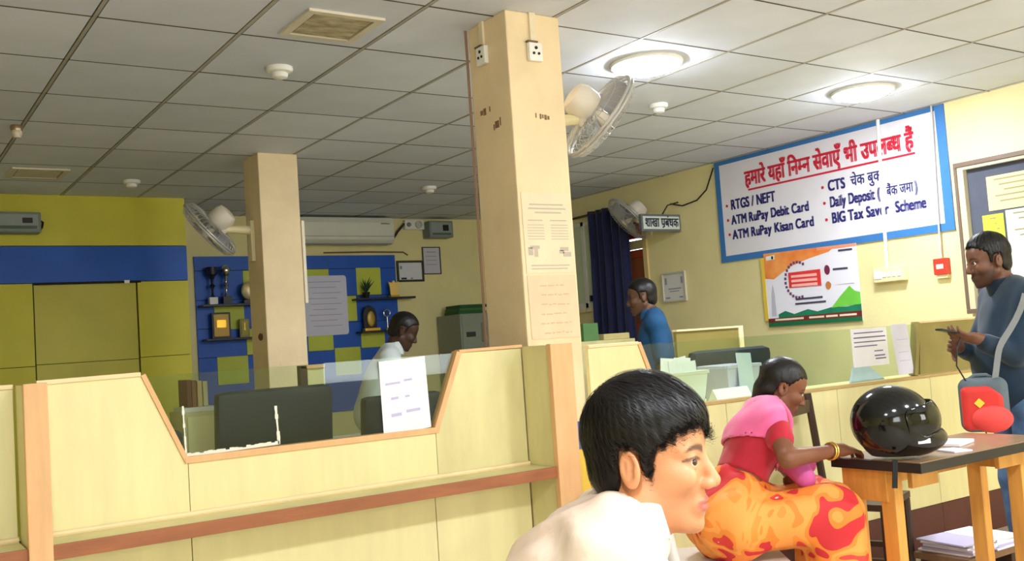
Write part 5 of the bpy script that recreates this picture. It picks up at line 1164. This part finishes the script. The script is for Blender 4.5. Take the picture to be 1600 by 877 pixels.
# red and grey sling bag
BT = Matrix.Translation((4.315, 2.615, .835)) @ Matrix.Rotation(yw-.3, 4, 'Z') @ Matrix.Rotation(.0, 4, 'X')
t = thing('sling_bag', 'red and grey sling bag hanging at the side of the standing man', 'bag', tuple(BT.translation))
red_c = mat('red_nylon', (214, 54, 48), .7, .1, 9); gry_c = mat('grey_nylon', (92, 104, 112), .8, .1, 9)
sdf_obj('body', lambda P: s_box(P, (0, 0, 0), (.105, .045, .125), .045), (-.13, -.07, -.15), (.13, .07, .15), .008, gry_c, t, BT)
sdf_obj('front_panel', lambda P: smax(s_box(P, (.012, .035, -.012), (.088, .028, .10), .027), s_plane(P, (-.05, 0, .06), (-.6, 0, .7)), .01), (-.12, -.02, -.14), (.13, .09, .13), .006, red_c, t, BT)
sdf_obj('lower_pocket', lambda P: s_ell(P, (-.02, .055, -.062), (.088, .05, .062)), (-.13, .0, -.14), (.09, .11, .01), .006, mat('coral_nylon', (232, 74, 70), .7, .08, 9), t, BT)
MB().box(-.016, .016, -.001, .001, -.016, .016, T=BT @ Matrix.Translation((.028, .066, .012)) @ Matrix.Rotation(PI/4, 4, 'Y')).build('yellow_patch', mat('bag_yellow', (226, 206, 60), .6), t)
MB().tube([(.06, 0, .115), (.03, 0, .135), (-.02, 0, .135), (-.05, 0, .115)], .008, 8, T=BT).build('grab_handle', gry_c, t, True)
def bt(x, y, z): return BT @ Vector((x, y, z))
N_ = J['N']; s1 = J['sh'][1]
def onto(p, g):
    p = np.array([p], np.float32)
    for _ in range(12):
        e = 2e-3; F = lambda x: J['shirt'](x)-g; gr = np.array([(F(p+V3(v))-F(p-V3(v)))[0] for v in ((e, 0, 0), (0, e, 0), (0, 0, e))]); gr /= np.linalg.norm(gr)+1e-9; p = (p-gr*F(p)[0]*.8).astype(np.float32)
    return Vector(p[0].tolist())
sp = [bt(-.05, .02, .105)]
for k in range(1, 12):
    q = k/11; p = Vector((4.30, 2.555, .94)).lerp(Vector((4.42, 2.44, 1.335)), q); sp.append(onto(p, .006))
for _ in range(6): sp = [sp[0]] + [(sp[i-1]+sp[i]*2+sp[i+1])/4 + Vector((-.56, -.83, 0))*.0012 for i in range(1, len(sp)-1)] + [sp[-1]]
mb = MB(); vs = []
for i, p in enumerate(sp):
    d = (sp[min(i+1, len(sp)-1)]-sp[max(i-1, 0)]).normalized(); o_ = Vector((-.56, -.83, .15)); s = d.cross(o_).normalized(); o_ = s.cross(d).normalized()
    vs += [p+s*.014+o_*.002, p-s*.014+o_*.002, p-s*.014-o_*.002, p+s*.014-o_*.002]
mb._add(vs, [(i*4+j, i*4+(j+1) % 4, i*4+4+(j+1) % 4, i*4+4+j) for i in range(len(sp)-1) for j in range(4)] + [(0, 1, 2, 3), (len(vs)-1, len(vs)-2, len(vs)-3, len(vs)-4)])
mb.build('strap', mat('strap_grey', (122, 126, 126), .7), t, True)
standing('man in a blue shirt walking past the navy curtain', (4.661, 5.298, 1.517), math.radians(140), .1, (96, 66, 46), mat('blue_shirt', (28, 78, 120), .8, .12, 8), mat('dark_trousers', (40, 42, 54), .8), hres=.008, res=.012, back=.07)
standing('clerk in a pale grey shirt bending over a desk by the trophy board', (3.211, 6.163, 1.392), math.radians(-25), .45, (70, 46, 34), mat('pale_grey_shirt', (206, 214, 214), .8, .08, 8), mat('charcoal_trousers', (50, 50, 56), .8), hres=.008, res=.012, back=.10, lean=1.4, elR=(3.13, 5.98, 1.02), wrR=(3.30, 5.98, .86), elL=(3.32, 6.40, 1.02), wrL=(3.42, 6.25, .86))

# ------------------------------------------------------------------ seated woman in a saree
def woman():
    C = Vector((3.005, 2.645, 1.015)); yaw = math.radians(-36); h = Head(C, yaw, .42, 0, .89, .9, far=False); u = Vector((0, 0, 1))
    f = Vector((math.cos(yaw), math.sin(yaw), 0)); l = Vector((-f.y, f.x, 0))
    t = thing('person', 'woman in a red blouse and orange saree writing at the table', 'person', (2.72, 2.69, 0))
    N = Vector((2.935, 2.675, .935)); Pv = Vector((2.70, 2.70, .545)); sp = (N-Pv).normalized(); R = basis(f-sp*f.dot(sp), sp)
    rs, ls = add(N, (-.145, l), (-.035, u)), add(N, (.145, l), (-.035, u))
    re, rw = Vector((2.765, 2.435, .785)), Vector((3.005, 2.405, .790)); le, lw = Vector((3.04, 2.70, .72)), Vector((2.99, 2.60, .66))
    hipR, hipL = add(Pv, (-.09, l)), add(Pv, (.09, l)); kR, kL = Vector((2.965, 2.425, .565)), Vector((3.04, 2.57, .565)); aR, aL = Vector((3.0, 2.38, .07)), Vector((3.06, 2.50, .07))
    def torso(P, g=0):
        d = s_ell(P, add(N, (-.15, sp)), (.09+g, .14+g, .16+g), R); d = smin(d, s_ell(P, add(N, (-.14, sp), (.06, f), (-.01, u)), (.06+g, .11+g, .06+g), R), .04)
        d = smin(d, s_ell(P, add(N, (-.32, sp)), (.088+g, .125+g, .14+g), R), .05); d = smin(d, s_ell(P, Pv, (.125+g, .165+g, .12+g), R), .05)
        d = smin(d, s_cone(P, add(N, (-.05, l)), rs, .042+g, .045+g), .04); return smin(d, s_cone(P, add(N, (.05, l)), ls, .042+g, .045+g), .04)
    def body(P):
        d = near(P, C, .22, lambda p: h.fn(h.loc(p))*h.sc); d = smin(d, s_cone(P, h.world((-.022, 0, -.045)), add(N, (-.02, u)), .043, .048), .02); d = smin(d, torso(P), .03)
        for a, b, c in ((rs, re, rw), (ls, le, lw)): d = smin(d, s_cone(P, a, b, .041, .034), .02); d = smin(d, s_cone(P, b, c, .034, .022), .012)
        d = smin(d, near(P, add(rw, (.07, f)), .16, lambda p: hand_fn(p, rw, (.97, -.02, -.10), (.1, .1, -1), -1, .45, .92)), .008)
        d = smin(d, near(P, add(lw, (.05, f)), .16, lambda p: hand_fn(p, lw, (.6, -.75, -.2), (0, .2, -1), 1, .5, .9)), .008)
        for a, b, c in ((hipR, kR, aR), (hipL, kL, aL)): d = smin(d, s_cone(P, a, b, .08, .06), .03); d = smin(d, s_cone(P, b, c, .05, .036), .02); d = smin(d, s_ell(P, add(c, (.06, f), (-.035, u)), (.11, .04, .032), basis(f)), .02)
        return d
    lo = (2.45, 2.15, -.01); hi = (3.35, 3.0, 1.18)
    ax = []
    for i, (a0, a1) in enumerate(((2.93, 3.26), (2.30, 2.75), (.72, 1.16))):
        a = [lo[i]]
        while a[-1] < hi[i]: a.append(a[-1]+(.0052 if a0 < a[-1] < a1 else .014))
        ax.append(np.array(a, np.float32))
    sdf_obj('body', body, ax, None, None, tinted('dark_skin', .45, spec=.35), t, colour=skin_tint(h, (126, 78, 54), (104, 52, 46), (24, 18, 16)))
    eyes(h, t)
    HXw = [-.13, -.06, -.036, -.030, .004, .012, .03, .055, .08, .12]; HZw = [-.085, -.08, -.05, .020, .024, .02, .045, .066, .074, .08]
    sdf_obj('hair', lambda q: smin(h.hair(q, HXw, HZw, .008, .006, 0, .0006), s_cone(q, (-.075, 0, -.03), (-.085, .01, -.12), .04, .02), .03), (-.19, -.11, -.16), (.13, .11, .16), .0045, hair_m, t, h.T())
    blouse_m = mat('red_blouse', (186, 26, 48), .75, .12, 10, sheen=.2); print_m = mat('saree_print', (240, 150, 62), .7)
    def blouse(P):
        d = torso(P, .010)
        for a, b in ((rs, re), (ls, le)): d = smin(d, s_cone(P, a, add(a, (.45, b-a)), .052, .050), .02)
        d = d+folds(P, .0015, 60); d = smax(d, s_plane(P, add(N, (-.275, sp)), tuple(-sp)), .006)
        return smax(d, -s_cone(P, h.world((-.022, 0, -.045)), add(N, (.03, f), (-.02, u)), .055, .07), .008)
    sdf_obj('blouse', blouse, (2.55, 2.38, .58), (3.2, 2.95, 1.02), .0085, blouse_m, t)
    nt = print_m.node_tree; b = nt.nodes['Principled BSDF']; tc = nt.nodes.new('ShaderNodeTexCoord'); n1 = nt.nodes.new('ShaderNodeTexNoise'); n1.inputs['Scale'].default_value = 5.6; n1.inputs['Detail'].default_value = 1.2; n1.inputs['Distortion'].default_value = 1.4
    rp = nt.nodes.new('ShaderNodeValToRGB'); rp.color_ramp.interpolation = 'CONSTANT'; e = rp.color_ramp.elements
    e[0].position = 0; e[0].color = lin((206, 44, 50)); e[1].position = .40; e[1].color = lin((238, 132, 48))
    for p_, c_ in ((.47, (244, 156, 72)), (.56, (240, 140, 54)), (.62, (222, 62, 52)), (.69, (196, 200, 196)), (.73, (242, 150, 66))): q = e.new(p_); q.color = lin(c_)
    nt.links.new(tc.outputs['Object'], n1.inputs['Vector']); nt.links.new(n1.outputs[0], rp.inputs[0]); nt.links.new(rp.outputs[0], b.inputs['Base Color'])
    def saree(P):
        d = s_ell(P, Pv, (.138, .18, .135), R); d = smin(d, s_ell(P, add(N, (-.335, sp)), (.108, .145, .105), R), .04)
        for a, b_, c in ((hipR, kR, aR), (hipL, kL, aL)): d = smin(d, s_cone(P, a, b_, .115, .092), .06); d = smin(d, s_cone(P, b_, (c.x-.02, c.y, .10), .095, .105), .06)
        d = smin(d, s_cone(P, (kR+kL)/2, ((aR+aL)/2)+Vector((-.03, 0, .05)), .09, .11), .06)
        d = d+folds(P, .006, 30, .5)+.004*np.sin((P@V3(tuple(l)))*85+P[..., 2]*9); return smax(d, s_plane(P, (0, 0, .03), (0, 0, -1)), .01)
    sdf_obj('saree', saree, (2.45, 2.15, .0), (3.3, 3.0, .82), .010, print_m, t)
    pink = mat('pink_scarf', (240, 104, 158), .75, .08, 8, sheen=.3)
    def scarf(P):
        o = torso(P, .026)+folds(P, .003, 46, 1); i = torso(P, .012)
        s_ = (P-V3(tuple(N)))@V3(tuple(sp)); b_ = (P-V3(tuple(N)))@V3(tuple(f)); w_ = (P-V3(tuple(N)))@V3(tuple(l))
        band = np.abs(s_+.045+.25*np.clip(b_, -.2, .05)*-1.0)-.085
        tail = np.maximum(np.abs(w_+.105)-.018, -b_)
        return np.maximum(np.maximum(o, -i), np.minimum(np.maximum(band, b_-.04), tail))
    def scarf2(P): return smax(scarf(P), -s_cone(P, h.world((-.022, 0, -.045)), add(N, (.02, f), (-.01, u)), .056, .058), .005)
    sdf_obj('scarf', scarf2, (2.55, 2.35, .62), (3.2, 2.95, 1.04), .0075, pink, t)
    sdf_obj('scarf_end', lambda P: smin(s_ell(P, (2.945, 2.545, .735), (.075, .05, .045)), s_ell(P, (2.905, 2.49, .705), (.045, .04, .05)), .03)+folds(P, .004, 60), (2.80, 2.40, .6), (3.08, 2.65, .83), .0075, mat('magenta_scarf', (206, 92, 160), .75, .1, 9), t)
    for k in range(2):
        p = rw+Vector((-.03-.012*k, .003, 0)); ring = MB().tube([p+Vector((.004*math.sin(a), .030*math.cos(a), .030*math.sin(a))) for a in [2*PI*i/28 for i in range(29)]], .0032, 6, caps=False).build('bangle', mat('gold_bangle', (226, 184, 90), .3, metal=.8), t, True)
woman()
# white plastic chair under the woman
def plastic_chair(label, loc, rz):
    t = thing('plastic_chair', label, 'chair', loc, (0, 0, rz), world=False); m = mat('pale_plastic', (214, 206, 200), .35, .06, 8)
    MB().box(-.21, .22, -.215, .215, .37, .415).build('seat', m, t, True, bevel=.009)
    for x, y in ((.2, -.2), (.2, .2), (-.2, -.2), (-.2, .2)): MB().tube([(x, y, .40), (x*1.12, y*1.08, 0)], [.026, .02], 10).build('leg', m, t, True)
    for y in (-.2, .2): MB().tube([(-.2, y, .40), (-.235, y, .62), (-.27, y*.97, .80)], [.024, .021, .018], 10).build('back_stile', m, t, True)
    MB().tube([(-.27, -.195, .80), (-.295, 0, .815), (-.27, .195, .80)], .02, 10).build('top_rail', m, t, True)
    for y in (-.12, -.06, 0, .06, .12): MB().tube([(-.205, y, .41), (-.25, y, .62), (-.288, y, .81)], .011, 8).build('back_slat', m, t, True)
    for y in (): MB().tube([(-.235, y*.82, .62), (-.1, y, .635), (.15, y, .63), (.21, y*.92, .60), (.205, y*.82, .41)], .018, 10).build('armrest', m, t, True)
plastic_chair('pale plastic chair under the woman in the saree', (2.69, 2.71, 0), math.radians(-36))
